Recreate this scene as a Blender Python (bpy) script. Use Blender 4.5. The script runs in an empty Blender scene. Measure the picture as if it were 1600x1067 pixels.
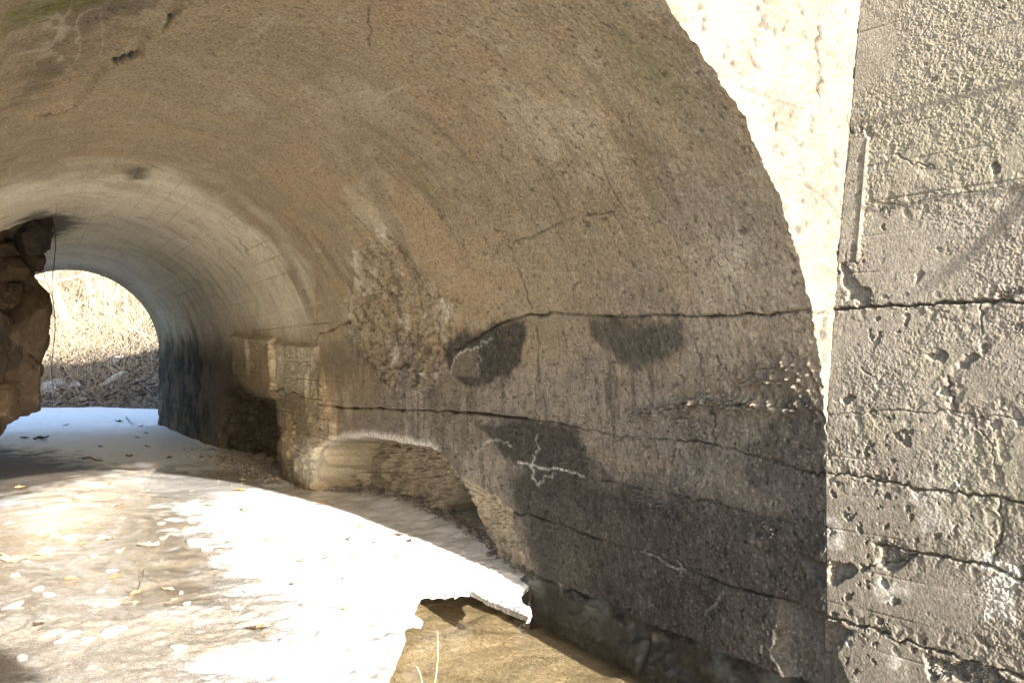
import bpy, math, random
import numpy as np
from mathutils import Vector

# ------------------------------------------------------------------ camera, sky, sun, exposure
C = bpy.context.scene.collection
scn = bpy.context.scene
F, TH, PI_, H = 1291.0, 0.545, 0.020, 1.5            # focal length in px of a 1600 wide frame, yaw, pitch, eye height
cd = bpy.data.cameras.new('camera'); cam = bpy.data.objects.new('camera', cd); C.objects.link(cam)
cam.location = (0, 0, H); cam.rotation_euler = (math.pi/2 + PI_, 0, -TH)
cd.sensor_width = 36; cd.lens = F/1600*36; cd.clip_start = .02; cd.clip_end = 500
scn.camera = cam
SUN_EL, SUN_AZ = math.radians(17.8), math.radians(0.9)   # the sun stands low behind the camera
w = bpy.data.worlds.new('World'); scn.world = w; w.use_nodes = True
sky = w.node_tree.nodes.new('ShaderNodeTexSky'); sky.sky_type = 'NISHITA'; sky.sun_disc = False
sky.sun_elevation = SUN_EL; sky.sun_rotation = math.pi - SUN_AZ; sky.dust_density = 1.5
bg = w.node_tree.nodes['Background']; bg.inputs[1].default_value = .13
w.node_tree.links.new(sky.outputs[0], bg.inputs[0])
SUN = Vector((math.sin(SUN_AZ)*math.cos(SUN_EL), -math.cos(SUN_AZ)*math.cos(SUN_EL), math.sin(SUN_EL)))
sl = bpy.data.lights.new('sun', 'SUN'); sl.energy = 5.0; sl.angle = math.radians(.55); sl.color = (1, .945, .865)
so = bpy.data.objects.new('sun', sl); C.objects.link(so); so.rotation_euler = (-SUN).to_track_quat('-Z', 'Y').to_euler()
scn.view_settings.view_transform = 'Standard'; scn.view_settings.look = 'None'
scn.view_settings.exposure = 2.42; scn.view_settings.gamma = 1
scn.cycles.max_bounces = 14; scn.cycles.diffuse_bounces = 9; scn.cycles.transparent_max_bounces = 16; scn.cycles.blur_glossy = .15; scn.cycles.sample_clamp_indirect = 25
rng = np.random.default_rng(5); random.seed(5)

# ------------------------------------------------------------------ noise
def rnd(ix, iy, seed=0):
    n = (ix.astype(np.int64)*374761393 + iy.astype(np.int64)*668265263 + seed*1442695041) & 0xffffffff
    n = ((n ^ (n >> 13))*1274126177) & 0xffffffff
    n = ((n ^ (n >> 15))*2246822519) & 0xffffffff
    return ((n ^ (n >> 16)) & 0xffffff)/float(0xffffff)
def vn(x, y, seed=0):                                   # value noise, -1..1
    xi = np.floor(x); yi = np.floor(y); fx = x-xi; fy = y-yi
    fx = fx*fx*fx*(fx*(fx*6-15)+10); fy = fy*fy*fy*(fy*(fy*6-15)+10)
    a = rnd(xi, yi, seed); b = rnd(xi+1, yi, seed); c = rnd(xi, yi+1, seed); d = rnd(xi+1, yi+1, seed)
    return ((a+(b-a)*fx)*(1-fy)+(c+(d-c)*fx)*fy)*2-1
def fbm(x, y, sc, oc=4, seed=0, gain=.5):
    s = 0; a = 1; t = 0
    for k in range(oc):
        ca, sa = math.cos(k*.7+.3), math.sin(k*.7+.3)
        s = s+a*vn((x*ca-y*sa)*sc+k*17.3, (x*sa+y*ca)*sc+k*9.1, seed+k*31); t += a; a *= gain; sc *= 2.03
    return s/t
def worley(x, y, sc, seed=0):                           # F1, F2, cell value
    x = x*sc; y = y*sc; xi = np.floor(x); yi = np.floor(y)
    f1 = np.full(x.shape, 9.); f2 = f1.copy(); idv = np.zeros(x.shape)
    for dx in (-1, 0, 1):
        for dy in (-1, 0, 1):
            cx_ = xi+dx; cy_ = yi+dy
            d = np.hypot(cx_+rnd(cx_, cy_, seed)-x, cy_+rnd(cx_, cy_, seed+7)-y)
            m = d < f1
            f2 = np.where(m, f1, np.minimum(f2, d)); idv = np.where(m, rnd(cx_, cy_, seed+13), idv); f1 = np.where(m, d, f1)
    return f1, f2, idv
def sst(a, b, x):
    t = np.clip((x-a)/(b-a), 0, 1); return t*t*(3-2*t)

# ------------------------------------------------------------------ the culvert's analytic surfaces
Y0, YF, AX = 2.33, 21.0, 2.98                           # mouth, far end, face of the right wall
def sec(y):
    k = (y-Y0)/(YF-Y0); R = 2.12-.28*k
    return R, 1.12+.52*k, AX-R                          # radius, springing height, axis
FL = math.tan(math.radians(8))
def batter(z): return .141*np.logaddexp(0, (z-1.25)*9)/9
def wing_x(y, z): return AX + FL*(Y0-y) + batter(z)

def ray(px):
    px = np.asarray(px, float); r = (px[:, 0]-800)/F; z2 = (533.5-px[:, 1])/F
    d = math.cos(PI_)-z2*math.sin(PI_); z = math.sin(PI_)+z2*math.cos(PI_)
    return np.stack([r*math.cos(TH)+d*math.sin(TH), -r*math.sin(TH)+d*math.cos(TH), z], 1)
def hit(px, g):                                         # where the sight line first leaves the region g > 0
    D = ray(px); out = []
    for d in D:
        t = .5
        while t < 60 and g(*(d*t+(0, 0, H))) > 0: t *= 1.02
        lo, hi = t/1.02, t
        for _ in range(30):
            m = (lo+hi)/2
            if g(*(d*m+(0, 0, H))) > 0: lo = m
            else: hi = m
        out.append(d*hi+(0, 0, H))
    return np.array(out)
def g_vault(X, Y, Z):
    if Y < Y0: return 1
    R, cz, cx = sec(Y)
    return AX-X if Z < cz else R-math.hypot(X-cx, Z-cz)
def g_wing(X, Y, Z): return wing_x(Y, Z)-X
def on_vault(px):                                       # (y, s): s is the length up the wall and round the vault
    P = hit(px, g_vault); o = []
    for X, Y, Z in P:
        R, cz, cx = sec(Y)
        o.append((Y, Z if Z < cz else cz+R*math.atan2(Z-cz, X-cx)))
    return np.array(o)
def on_wing(px): return hit(px, g_wing)[:, 1:]
def on_level(px, z=0.):
    D = ray(px); t = (z-H)/D[:, 2]; return (D*t[:, None])[:, :2]

def line_dist(U, V, P, reach=.25):
    d = np.full(U.shape, 9.); P = np.asarray(P)
    m = (U > P[:, 0].min()-reach) & (U < P[:, 0].max()+reach) & (V > P[:, 1].min()-reach) & (V < P[:, 1].max()+reach)
    u = U[m]; v = V[m]; dd = np.full(u.shape, 9.)
    for (a, b), (c, e) in zip(P[:-1], P[1:]):
        L = (c-a)**2+(e-b)**2+1e-12; t = np.clip(((u-a)*(c-a)+(v-b)*(e-b))/L, 0, 1)
        dd = np.minimum(dd, np.hypot(u-a-t*(c-a), v-b-t*(e-b)))
    d[m] = dd; return d
def poly_sd(U, V, P, reach=.6):                         # signed distance, negative inside
    P = np.asarray(P); Q = np.vstack([P, P[:1]]); d = line_dist(U, V, Q, reach)
    m = (U > P[:, 0].min()) & (U < P[:, 0].max()) & (V > P[:, 1].min()) & (V < P[:, 1].max())
    u = U[m]; v = V[m]; ins = np.zeros(u.shape, bool)
    for (a, b), (c, e) in zip(Q[:-1], Q[1:]):
        if b != e: ins ^= ((b > v) != (e > v)) & (u < (c-a)*(v-b)/(e-b)+a)
    s = np.ones(U.shape); q = s[m]; q[ins] = -1; s[m] = q
    return d*s
def rough_line(P, amp, n=6, seed=1):                    # a straight polyline made to wander
    r = np.random.default_rng(seed); P = np.asarray(P, float); out = [P[0]]
    for a, b in zip(P[:-1], P[1:]):
        L = np.hypot(*(b-a)); nn = np.array([-(b-a)[1], (b-a)[0]])/max(L, 1e-6)
        for k in range(1, n+1): out.append(a+(b-a)*k/n+nn*r.normal(0, amp)*(k < n))
    return np.array(out)

# ------------------------------------------------------------------ mesh and object helpers
def mesh_np(name, V, Q, mat=None, attrs=None, smooth=True, parent=None):
    V = np.ascontiguousarray(V, np.float32).reshape(-1, 3); Q = np.ascontiguousarray(Q, np.int32).reshape(-1, 4)
    me = bpy.data.meshes.new(name); n = len(Q)
    me.vertices.add(len(V)); me.vertices.foreach_set('co', V.ravel())
    me.loops.add(n*4); me.loops.foreach_set('vertex_index', Q.ravel())
    me.polygons.add(n); me.polygons.foreach_set('loop_start', np.arange(n, dtype=np.int32)*4)
    me.polygons.foreach_set('use_smooth', np.full(n, smooth)); me.update(calc_edges=True); me.validate()
    for k, a in (attrs or {}).items():
        at = me.attributes.new(k, 'FLOAT', 'POINT'); at.data.foreach_set('value', np.ascontiguousarray(a, np.float32).ravel())
    return link(name, me, mat, parent)
def link(name, me, mat, parent=None):
    if mat: me.materials.append(mat)
    o = bpy.data.objects.new(name, me); C.objects.link(o)
    if parent: o.parent = parent
    return o
def grid_q(n, m):
    i = np.arange(n*m).reshape(n, m)
    return np.stack([i[:-1, :-1], i[:-1, 1:], i[1:, 1:], i[1:, :-1]], -1).reshape(-1, 4)
class MB:                                               # collects faces for ONE mesh object
    def __init__(s): s.v = []; s.f = []
    def tube(s, pts, rad, n=6, cap=True):
        pts = [Vector(p) for p in pts]; b = len(s.v); up = Vector((.31, .17, .93))
        for i, p in enumerate(pts):
            t = (pts[min(i+1, len(pts)-1)]-pts[max(i-1, 0)]).normalized()
            x = t.cross(up); x = (x if x.length > .05 else t.cross(Vector((1, 0, 0)))).normalized(); y = t.cross(x)
            r = rad[i] if hasattr(rad, '__len__') else rad
            for k in range(n):
                a = k*2*math.pi/n; s.v.append(tuple(p+x*(r*math.cos(a))+y*(r*math.sin(a))))
        for i in range(len(pts)-1):
            for k in range(n): s.f.append((b+i*n+k, b+i*n+(k+1) % n, b+(i+1)*n+(k+1) % n, b+(i+1)*n+k))
        if cap: s.f.append(tuple(b+k for k in range(n))[::-1]); s.f.append(tuple(b+(len(pts)-1)*n+k for k in range(n)))
    def build(s, name, mat, parent=None, smooth=True):
        me = bpy.data.meshes.new(name); me.from_pydata(s.v, [], s.f)
        me.polygons.foreach_set('use_smooth', [smooth]*len(s.f)); me.update()
        return link(name, me, mat, parent)
def tag(o, label=None, cat=None, group=None, kind=None):
    for k, v in (('label', label), ('category', cat), ('group', group), ('kind', kind)):
        if v: o[k] = v
    return o
def thing(name, label, cat, loc=(0, 0, 0), group=None):
    o = bpy.data.objects.new(name, None); C.objects.link(o); o.location = loc; o.empty_display_size = .1
    return tag(o, label, cat, group)
def part(o, parent):                                    # parent keeping the world place (parents are never rotated)
    o.parent = parent; o.location = Vector(o.location)-parent.location; return o

# ------------------------------------------------------------------ materials
class NT:
    def __init__(s, name):
        s.m = bpy.data.materials.new(name); s.m.use_nodes = True; s.t = s.m.node_tree; s.n = s.t.nodes
        s.b = s.n['Principled BSDF']; s.out = s.n['Material Output']
        s.co = s.n.new('ShaderNodeTexCoord').outputs['Object']
    def put(s, sock, v):
        if isinstance(v, bpy.types.NodeSocket): s.t.links.new(v, sock)
        elif sock.type == 'RGBA' and len(v) == 3: sock.default_value = (*v, 1)
        else: sock.default_value = v
    def attr(s, k): a = s.n.new('ShaderNodeAttribute'); a.attribute_name = k; return a.outputs['Fac']
    def noise(s, sc, det=5, rough=.55, co=None, dist=0):
        a = s.n.new('ShaderNodeTexNoise'); s.put(a.inputs['Vector'], co or s.co); a.inputs['Scale'].default_value = sc
        a.inputs['Detail'].default_value = det; a.inputs['Roughness'].default_value = rough; a.inputs['Distortion'].default_value = dist
        return a.outputs['Fac']
    def voro(s, sc, co=None, feat='F1'):
        a = s.n.new('ShaderNodeTexVoronoi'); a.feature = feat; s.put(a.inputs['Vector'], co or s.co); a.inputs['Scale'].default_value = sc; return a
    def scale(s, v): a = s.n.new('ShaderNodeMapping'); s.put(a.inputs['Vector'], s.co); a.inputs['Scale'].default_value = v; return a.outputs[0]
    def mr(s, v, a, b, c=0., d=1.):
        n = s.n.new('ShaderNodeMapRange'); n.interpolation_type = 'SMOOTHSTEP'; s.put(n.inputs[0], v)
        for i, q in enumerate((a, b, c, d)): n.inputs[i+1].default_value = q
        return n.outputs[0]
    def math(s, op, a, b=0.): n = s.n.new('ShaderNodeMath'); n.operation = op; s.put(n.inputs[0], a); s.put(n.inputs[1], b); return n.outputs[0]
    def mix(s, f, a, b, mode='MIX'):
        n = s.n.new('ShaderNodeMix'); n.data_type = 'RGBA'; n.blend_type = mode; s.put(n.inputs[0], f); s.put(n.inputs[6], a); s.put(n.inputs[7], b); return n.outputs[2]
    def ramp(s, f, *st):
        n = s.n.new('ShaderNodeValToRGB'); s.put(n.inputs[0], f); e = n.color_ramp.elements
        while len(e) < len(st): e.new(.5)
        for q, (p, c) in zip(e, st): q.position = p; q.color = (*c, 1)
        return n.outputs[0]
    def bump(s, h, dist, strength=1., nrm=None):
        n = s.n.new('ShaderNodeBump'); s.put(n.inputs['Height'], h); n.inputs['Distance'].default_value = dist; n.inputs['Strength'].default_value = strength
        if nrm: s.put(n.inputs['Normal'], nrm)
        return n.outputs[0]
    def done(s, col, rough=.9, nrm=None, spec=.3):
        s.put(s.b.inputs['Base Color'], col); s.put(s.b.inputs['Roughness'], rough); s.b.inputs['Specular IOR Level'].default_value = spec
        if nrm: s.put(s.b.inputs['Normal'], nrm)
        return s.m

def concrete(name, c1, c2, c3, pale, dark=(.047, .045, .041), spec=1., mott=1., shine=.06):
    n = NT(name)
    big = n.noise(.9, 6, .68, dist=.5); mid = n.noise(5, 6, .65, dist=.6); fine = n.noise(60, 6, .7)
    col = n.mix(n.mr(big, .42, .58), c1, c2)
    col = n.mix(n.mr(mid, .42, .75, 0, .75), col, c3)
    col = n.mix(n.mr(n.noise(9, 4, .7, n.scale((1, .16, 1)), .4), .55, .78, 0, .35), col, pale)   # streaks along the boards
    col = n.mix(n.math('MULTIPLY', n.attr('grey'), n.mr(mid, .2, .6, .6, 1.)), col, n.mix(n.mr(n.noise(12, 5, .7), .38, .62), (.215, .19, .16), (.33, .295, .25)))
    col = n.mix(n.mr(n.noise(17, 6, .75, dist=.8), .5, .72, 0, .5*mott), col, (.17, .125, .085))
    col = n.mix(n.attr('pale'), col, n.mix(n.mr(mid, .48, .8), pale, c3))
    dk = n.math('MULTIPLY', n.attr('dark'), n.mr(n.noise(22, 5, .7), .18, .55, .62, 1.))
    col = n.mix(dk, col, n.mix(n.mr(mid, .4, .7), dark, tuple(v*1.5 for v in dark)))
    col = n.mix(n.math('MULTIPLY', n.attr('moss'), n.mr(n.noise(30, 5, .7), .3, .65)), col, (.16, .19, .05))
    # the stones in the mix
    v = n.voro(75); sel = n.math('MULTIPLY', n.mr(v.outputs['Distance'], .45, .3), n.attr('agg'))
    hue = n.n.new('ShaderNodeSeparateColor'); n.put(hue.inputs[0], v.outputs['Color'])
    stone = n.ramp(hue.outputs[0], (0, (.05, .05, .05)), (.3, (.16, .15, .14)), (.5, (.36, .22, .11)), (.62, (.30, .28, .25)), (.9, (.42, .36, .28)), (1, (.5, .45, .38)))
    col = n.mix(n.math('MULTIPLY', n.math('MULTIPLY', sel, n.mr(n.attr('dark'), 0, 1, 1., .32)), n.mr(hue.outputs[1], .25, .6, 0., .72*spec)), col, stone)
    v3 = n.voro(34); h3 = n.n.new('ShaderNodeSeparateColor'); n.put(h3.inputs[0], v3.outputs['Color'])
    col = n.mix(n.math('MULTIPLY', n.math('MULTIPLY', n.mr(v3.outputs['Distance'], .34, .24), n.attr('agg')), n.mr(h3.outputs[0], .6, .8, 0, .6*spec)), col, n.ramp(h3.outputs[1], (0, (.07, .06, .055)), (.4, (.19, .15, .12)), (.7, (.28, .24, .20)), (1, (.36, .30, .22))))
    v2 = n.voro(190); h2 = n.n.new('ShaderNodeSeparateColor'); n.put(h2.inputs[0], v2.outputs['Color'])
    col = n.mix(n.math('MULTIPLY', n.mr(h2.outputs[0], .60, .85, 0., .62*spec), n.mr(v2.outputs['Distance'], .5, .25)), col, (.10, .085, .07))
    col = n.mix(n.mr(fine, .3, .7, .42, 0.), col, (.0, .0, .0), 'MIX')
    col = n.mix(n.math('MULTIPLY', n.attr('lime'), n.mr(n.noise(38, 5, .75), .36, .62, .08, 1)), col, (.72, .69, .62))
    col = n.mix(n.attr('crack'), col, (.018, .016, .014))
    b = n.bump(n.noise(130, 5, .7), .006, .7); b = n.bump(sel, .004, .5, b)
    return n.done(col, .9 if shine < .2 else .5, b, shine)

M = {}
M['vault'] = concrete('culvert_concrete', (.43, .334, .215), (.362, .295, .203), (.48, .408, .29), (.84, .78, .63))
M['head'] = concrete('headwall_concrete', (.18, .16, .132), (.215, .194, .163), (.12, .10, .076), (.25, .227, .195), spec=.7, mott=.6)
M['wing'] = concrete('wing_concrete', (.220, .194, .156), (.252, .224, .184), (.206, .182, .138), (.305, .274, .232), spec=.7, mott=.5)
M['foot'] = concrete('wet_footing_concrete', (.026, .026, .022), (.018, .018, .016), (.05, .052, .044), (.13, .14, .125), spec=.4, mott=.3, shine=.45)  # wet, and darkened further so the colour carries the shade below the wall

def simple(name, a, b, sc=8., rough=.9, bsc=40., bd=.01, spec=.2):
    n = NT(name); col = n.mix(n.mr(n.noise(sc, 6, .65), .35, .68), a, b)
    return n.done(col, rough, n.bump(n.noise(bsc, 5, .7), bd, .8), spec)
def rock_material():
    n = NT('rubble_rock'); oi = n.n.new('ShaderNodeObjectInfo'); t = n.noise(3, 6, .7)
    col = n.mix(n.mr(t, .3, .7), n.mix(oi.outputs['Random'], (.025, .019, .014), (.075, .053, .032)), n.mix(oi.outputs['Random'], (.05, .042, .034), (.11, .082, .052)))
    col = n.mix(n.mr(n.noise(60, 5, .7), .35, .6, .45, 0.), col, (.02, .016, .012))
    return n.done(col, .9, n.bump(n.noise(9, 8, .72), .06, .9), .08)
M['rock'] = rock_material()
M['mortar'] = simple('rubble_mortar', (.02, .014, .010), (.06, .04, .026), 9, .95, 25, .03)
M['debris'] = simple('crumbled_concrete', (.12, .10, .08), (.36, .31, .25), 14, .95, 60, .006)
M['bark'] = simple('pale_bark', (.22, .175, .12), (.30, .25, .185), 6, .95, 30, .01)
M['twig'] = simple('dry_twig', (.24, .19, .13), (.42, .35, .25), 6, .9, 60, .002)
M['dkbark'] = simple('dark_bark', (.06, .045, .032), (.13, .10, .07), 6, .95, 30, .01)
M['reed'] = simple('dry_reed', (.36, .29, .18), (.46, .39, .26), 3, .8, 60, .002)
M['leaf'] = simple('dead_leaf', (.42, .25, .10), (.56, .37, .18), 30, .8, 120, .002)
M['leafpale'] = simple('bleached_leaf', (.38, .30, .20), (.50, .42, .30), 30, .85, 120, .002)
M['leafdark'] = simple('wet_dark_leaf', (.05, .035, .025), (.12, .08, .05), 30, .7, 120, .002)
M['litter'] = simple('leaf_litter', (.11, .09, .073), (.30, .25, .20), 25, .95, 60, .01)
M['wire'] = simple('rusty_wire', (.04, .03, .025), (.08, .055, .04), 30, .7, 100, .001)
M['snowlump'] = simple('crusted_snow', (.36, .345, .32), (.52, .51, .49), 20, .7, 60, .006)
M['grass'] = simple('dead_grass_ground', (.20, .15, .09), (.33, .26, .16), 2, .95, 20, .04)
M['pebble'] = simple('river_pebble', (.10, .095, .09), (.24, .22, .19), 12, .75, 60, .002)

# ------------------------------------------------------------------ vault
def build_vault(root):
    ys = [Y0]
    while ys[-1] < YF: ys.append(ys[-1]+max(.0055, .0026*ys[-1]))
    ys[-1] = YF; ys = np.array(ys)
    wl = np.linspace(-.55, 1., 225); phi = np.concatenate([np.linspace(0, 1.93, 480), np.linspace(1.93, math.pi, 30)[1:]]); lw = np.linspace(0, 1, 12)[1:]
    nc = 4+len(wl)+len(phi)-1+len(lw); ny = len(ys)
    y = np.repeat(ys[:, None], nc, 1); R, cz, cx = sec(ys)
    P = np.zeros((ny, nc, 3)); N = np.zeros((ny, nc, 3)); S = np.zeros((ny, nc))
    zb = np.where(ys < 4.75, .07+.025*fbm(ys, ys*0, 3, 3, 5), -.55)    # the near part of the wall is undermined
    wz = np.concatenate([zb[:, None]+(.13-zb)[:, None]*np.linspace(0, 1, 46)[None, :-1], .13+(cz-.13)[:, None]*np.linspace(0, 1, len(wl)-45)[None]], 1)
    j = 4; k = j+len(wl)
    P[:, j:k, 0] = AX; P[:, j:k, 2] = wz; N[:, j:k, 0] = -1; S[:, j:k] = wz
    P[:, :4, 0] = AX+np.array([.4, .25, .12, .04]); P[:, :4, 2] = zb[:, None]; S[:, :4] = zb[:, None]; N[:, :4, 2] = 0
    ph = phi[1:][None]; q = k+len(phi)-1
    P[:, k:q, 0] = cx[:, None]+R[:, None]*np.cos(ph); P[:, k:q, 2] = cz[:, None]+R[:, None]*np.sin(ph)
    N[:, k:q, 0] = -np.cos(ph); N[:, k:q, 2] = -np.sin(ph); S[:, k:q] = cz[:, None]+R[:, None]*ph
    P[:, q:, 0] = (cx-R)[:, None]; P[:, q:, 2] = cz[:, None]-(cz+.55)[:, None]*lw[None]; N[:, q:, 0] = 1; S[:, q:] = (cz+R*math.pi)[:, None]+(cz+.55)[:, None]*lw[None]
    P[:, :, 1] = y
    U, V = y, S; q_ = q
    h = .022*fbm(U, V, .55, 4, 3)+.006*fbm(U, V, 4, 3, 8)
    sh = lambda: np.zeros(U.shape)
    dark, lime, moss, crack, agg, pale = sh(), sh(), sh(), sh(), np.full(U.shape, .35), sh()
    Uw = U+.007*fbm(U, V, 28, 4, 62, .65); Vw = V+.007*fbm(U, V, 28, 4, 63, .65)
    wob = fbm(U, V, 7, 4, 60)*.05; wob2 = fbm(U, V, 2, 4, 61)
    near = np.clip(5/U, .25, 1)
    def sp(q):
        A = on_vault(q); A[A[:, 0] < Y0+.004, 0] -= .35; return poly_sd(U, V, A)
    # exposed aggregate low on the wall, smoother render on the ceiling
    low = sst(2.3, 1.2, V+.35*wob2)*sst(8.2, 6.6, U+wob2); agg += .6*low
    agg = np.maximum(agg, .8*sst(.2, -.25, sp([(700, 230), (800, 140), (900, 150), (1190, 330), (1240, 480), (830, 480), (700, 430), (640, 330)])+wob*3))
    f1, f2, cid = worley(U+wob*.1, V, 34, 4)
    h += near*sst(-.25, .3, fbm(U, V, 2.6, 3, 16))*(.3+.7*agg)*.0045*np.clip(1-f1*1.5, 0, 1)*(cid > .35)*(.4+cid)
    h += near*.0035*fbm(U, V, 55, 3, 17)+.004*fbm(U, V, 18, 3, 18)
    pit = fbm(U, V, 42, 3, 21); h -= near*.008*sst(.41, .58, pit)*(.3+agg)
    crack = np.maximum(crack, .5*sst(.45, .62, pit)*near)
    # board marked middle length of the vault, with hoops of lime where the shutters met
    bz = sst(8.0, 8.9, U+.3*wob2)
    bi = np.floor(V/.21); bf = V/.21-bi
    h += bz*.008*(rnd(bi, bi*0, 4)-.5)-bz*.011*sst(-.3, .3, fbm(U*.4, V, 2.1, 3, 44))*np.exp(-((np.minimum(bf, 1-bf)*.21)/.008)**2)
    lime = np.maximum(lime, bz*.30*np.exp(-((np.minimum(bf, 1-bf)*.21)/.010)**2)*sst(1.3, 1.9, V)*sst(-.1, .4, fbm(U*.5, V, 2.3, 3, 43)))
    crack = np.maximum(crack, bz*.2*sst(1.35, 1.7, V)*np.exp(-((np.minimum(bf, 1-bf)*.21)/.009)**2)*sst(-.1, .4, fbm(U*.4, V, 2.1, 3, 45)))
    pale = np.maximum(pale, sst(8.1, 9.8, U+.8*wob2)*sst(1.5, 2.1, V+.2*wob2)*np.clip(.9+.4*wob2+.5*wob, 0, 1)*sst(20.5, 18.5, U))  # whitened lime-washed length; bounced glow is painted into the pale tone
    for u, wd, st, top in ((395, .10, .9, 3.0), (446, .035, .5, 3.6), (487, .03, .55, 3.3), (365, .03, .3, 4.), (300, .05, .5, 3.6), (330, .03, .3, 3.), (282, .05, .4, 4.)):
        yy = on_vault([(u, 525)])[0, 0]; d = np.abs(U-yy-.06*vn(V*3, V*0, int(u)))
        lime = np.maximum(lime, st*np.exp(-(d/wd)**2)*sst(1.25, 1.6, V)*sst(top+1, top-.6, V)); h -= .014*np.exp(-(d/.02)**2); crack = np.maximum(crack, .35*np.exp(-((d-.03)/.018)**2)*sst(-.2, .3, fbm(U, V, 2.2, 3, int(u)))*(V < 3.4))
    # seams and cracks (wandering, some gaping)
    grey = sh()
    def crk(px, wd, dp, amp=3., seed=1, m=1., li=0., gap=.6):
        nonlocal h, crack, lime
        L = on_vault(rough_line(px, amp, 5, seed)); d = line_dist(Uw, Vw, L, .3)
        ww = np.maximum(wd, .0016*U)*(.55+.55*np.abs(vn(U*9, V*9, seed)))
        e = np.exp(-(d/ww)**2)*(1-gap*sst(.25, -.3, fbm(U, V, 4.5, 3, seed+400))); h -= dp*e
        if li: lime = np.maximum(lime, li*np.exp(-(d/(ww*1.2))**2))
        else: crack = np.maximum(crack, m*e)
    crk([(1262, 486), (1180, 492), (1100, 496), (1060, 493), (960, 496), (880, 491), (830, 491), (780, 506), (740, 530), (715, 545)], .0085, .03, 1.5, 2, gap=.45)
    crk([(1286, 741), (1258, 737), (1242, 731), (1192, 716), (1165, 710), (1118, 696), (1037, 685), (983, 682), (944, 677), (901, 667), (820, 654)], .0055, .018, 2, 3, .75)
    crk([(505, 632), (550, 637), (602, 638), (670, 640), (740, 645), (820, 654)], .011, .03, 1, 4)
    crk([(936, 751), (1010, 764), (1049, 772), (1087, 782), (1145, 795), (1240, 820)], .0055, .015, 2, 5, .65)
    crk([(800, 799), (837, 806), (875, 819), (909, 834), (1006, 861), (1064, 887), (1142, 917), (1221, 936), (1250, 945)], .0065, .02, 1.5, 6, .85)
    crk([(805, 419), (818, 450), (830, 483)], .005, .01, 2, 7, .8); crk([(834, 508), (839, 555), (836, 617), (839, 648)], .006, .015, 2, 8, .85)
    crk([(1084, 534), (1095, 574), (1105, 617), (1115, 648), (1113, 694)], .0065, .02, 3, 9, .9); crk([(1050, 690), (1045, 740), (1048, 790)], .005, .008, 3, 10, .6)
    crk([(800, 380), (870, 350), (960, 330)], .006, .01, 3, 12, .7); crk([(770, 350), (800, 395), (810, 420)], .004, .008, 3, 13, .6); crk([(990, 410), (1015, 445), (1030, 480)], .004, .008, 3, 14, .6)
    crk([(895, 455), (910, 430)], .005, .01, 2, 15, .8); crk([(930, 240), (980, 330), (1010, 350)], .003, .006, 3, 16, .5)
    crk([(300, 10), (282, 22), (265, 38), (255, 55)], .012, .025, .5, 17); crk([(222, 88), (200, 97), (180, 105)], .014, .03, .5, 18); crk([(120, 170), (95, 180), (60, 188)], .014, .02, .6, 19, .8)
    crk([(228, 255), (255, 268), (290, 282)], .012, .02, .6, 20, .8); crk([(577, 10), (578, 75)], .006, .006, 2, 21, .8); crk([(5, 130), (40, 118)], .01, .02, .4, 22, .8)
    crk([(340, 345), (375, 385), (400, 410)], .02, .015, 2, 23, .5); crk([(380, 700), (360, 600), (372, 520)], .03, .02, 4, 24, .5); crk([(495, 440), (490, 540), (495, 600)], .012, .01, 3, 25, .4)
    crk([(435, 612), (465, 612), (478, 619)], .016, .02, 2, 26, .8); crk([(500, 520), (540, 505), (552, 500)], .012, .02, 2, 27, .8)
    for q, s in (([(810, 722), (840, 729), (882, 735), (913, 745)], .95), ([(832, 710), (834, 741), (840, 758)], .8), ([(840, 680), (838, 715)], .6), ([(838, 757), (850, 750), (868, 738)], .6), ([(747, 706), (762, 690), (780, 688), (800, 698)], .5),
                 ([(705, 583), (712, 558), (730, 546), (748, 543)], .95), ([(748, 543), (770, 527)], .6), ([(748, 545), (752, 585)], .4), ([(740, 760), (760, 770)], .7), ([(1165, 640), (1240, 640)], .25), ([(1000, 861), (1070, 890)], .5), ([(1100, 960), (1130, 925)], .35), ([(1060, 870), (1062, 900)], .4)):
        crk(q, .0042, -.002, 2.2, int(q[0][0]), 1, .8*s)
    # dark cement repairs and the tide stain along the foot of the wall
    for q, s in (([(686, 540), (715, 522), (760, 516), (800, 500), (822, 495), (824, 540), (806, 580), (772, 602), (730, 606), (700, 575)], .95), ([(922, 500), (1066, 499), (1068, 530), (1040, 570), (1005, 577), (965, 562), (925, 528)], .8),
                 ([(745, 665), (820, 652), (900, 670), (922, 715), (905, 748), (960, 760), (1000, 800), (870, 775), (800, 725)], .95)):
        d = sp(q)+wob*.9+.035*fbm(U, V, 22, 4, 64, .65); dark = np.maximum(dark, s*sst(.04, -.04, d)); agg = np.where(d < 0, .45, agg); h += .004*sst(.01, -.01, d)
    d = sp([(705, 585), (712, 560), (745, 545), (752, 590)]); dark *= 1-.4*sst(.01, -.01, d)
    grey = np.maximum(sst(1.75, 1.1, V+.5*wob2)*sst(8.5, 6.5, U+wob2), .5*sst(3.2, 2.0, V+.5*wob2)*sst(5.2, 3.6, U+.6*wob2))
    foot = sst(.08, -.16, sp([(1320, 800), (1180, 780), (1090, 778), (1000, 765), (930, 735), (900, 700), (830, 700), (790, 760), (800, 800), (830, 880), (880, 960), (1320, 1130), (1320, 850)])-.07+wob*2+.10*wob2)
    dark = np.maximum(dark, 1.0*foot*(.92+.22*wob2)); dark = np.maximum(dark, .62*sst(.15, -.1, sp([(1300, 600), (1170, 560), (1080, 640), (950, 680), (1000, 790), (1300, 840)])+wob*3)*(.6+.6*wob2))
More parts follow.
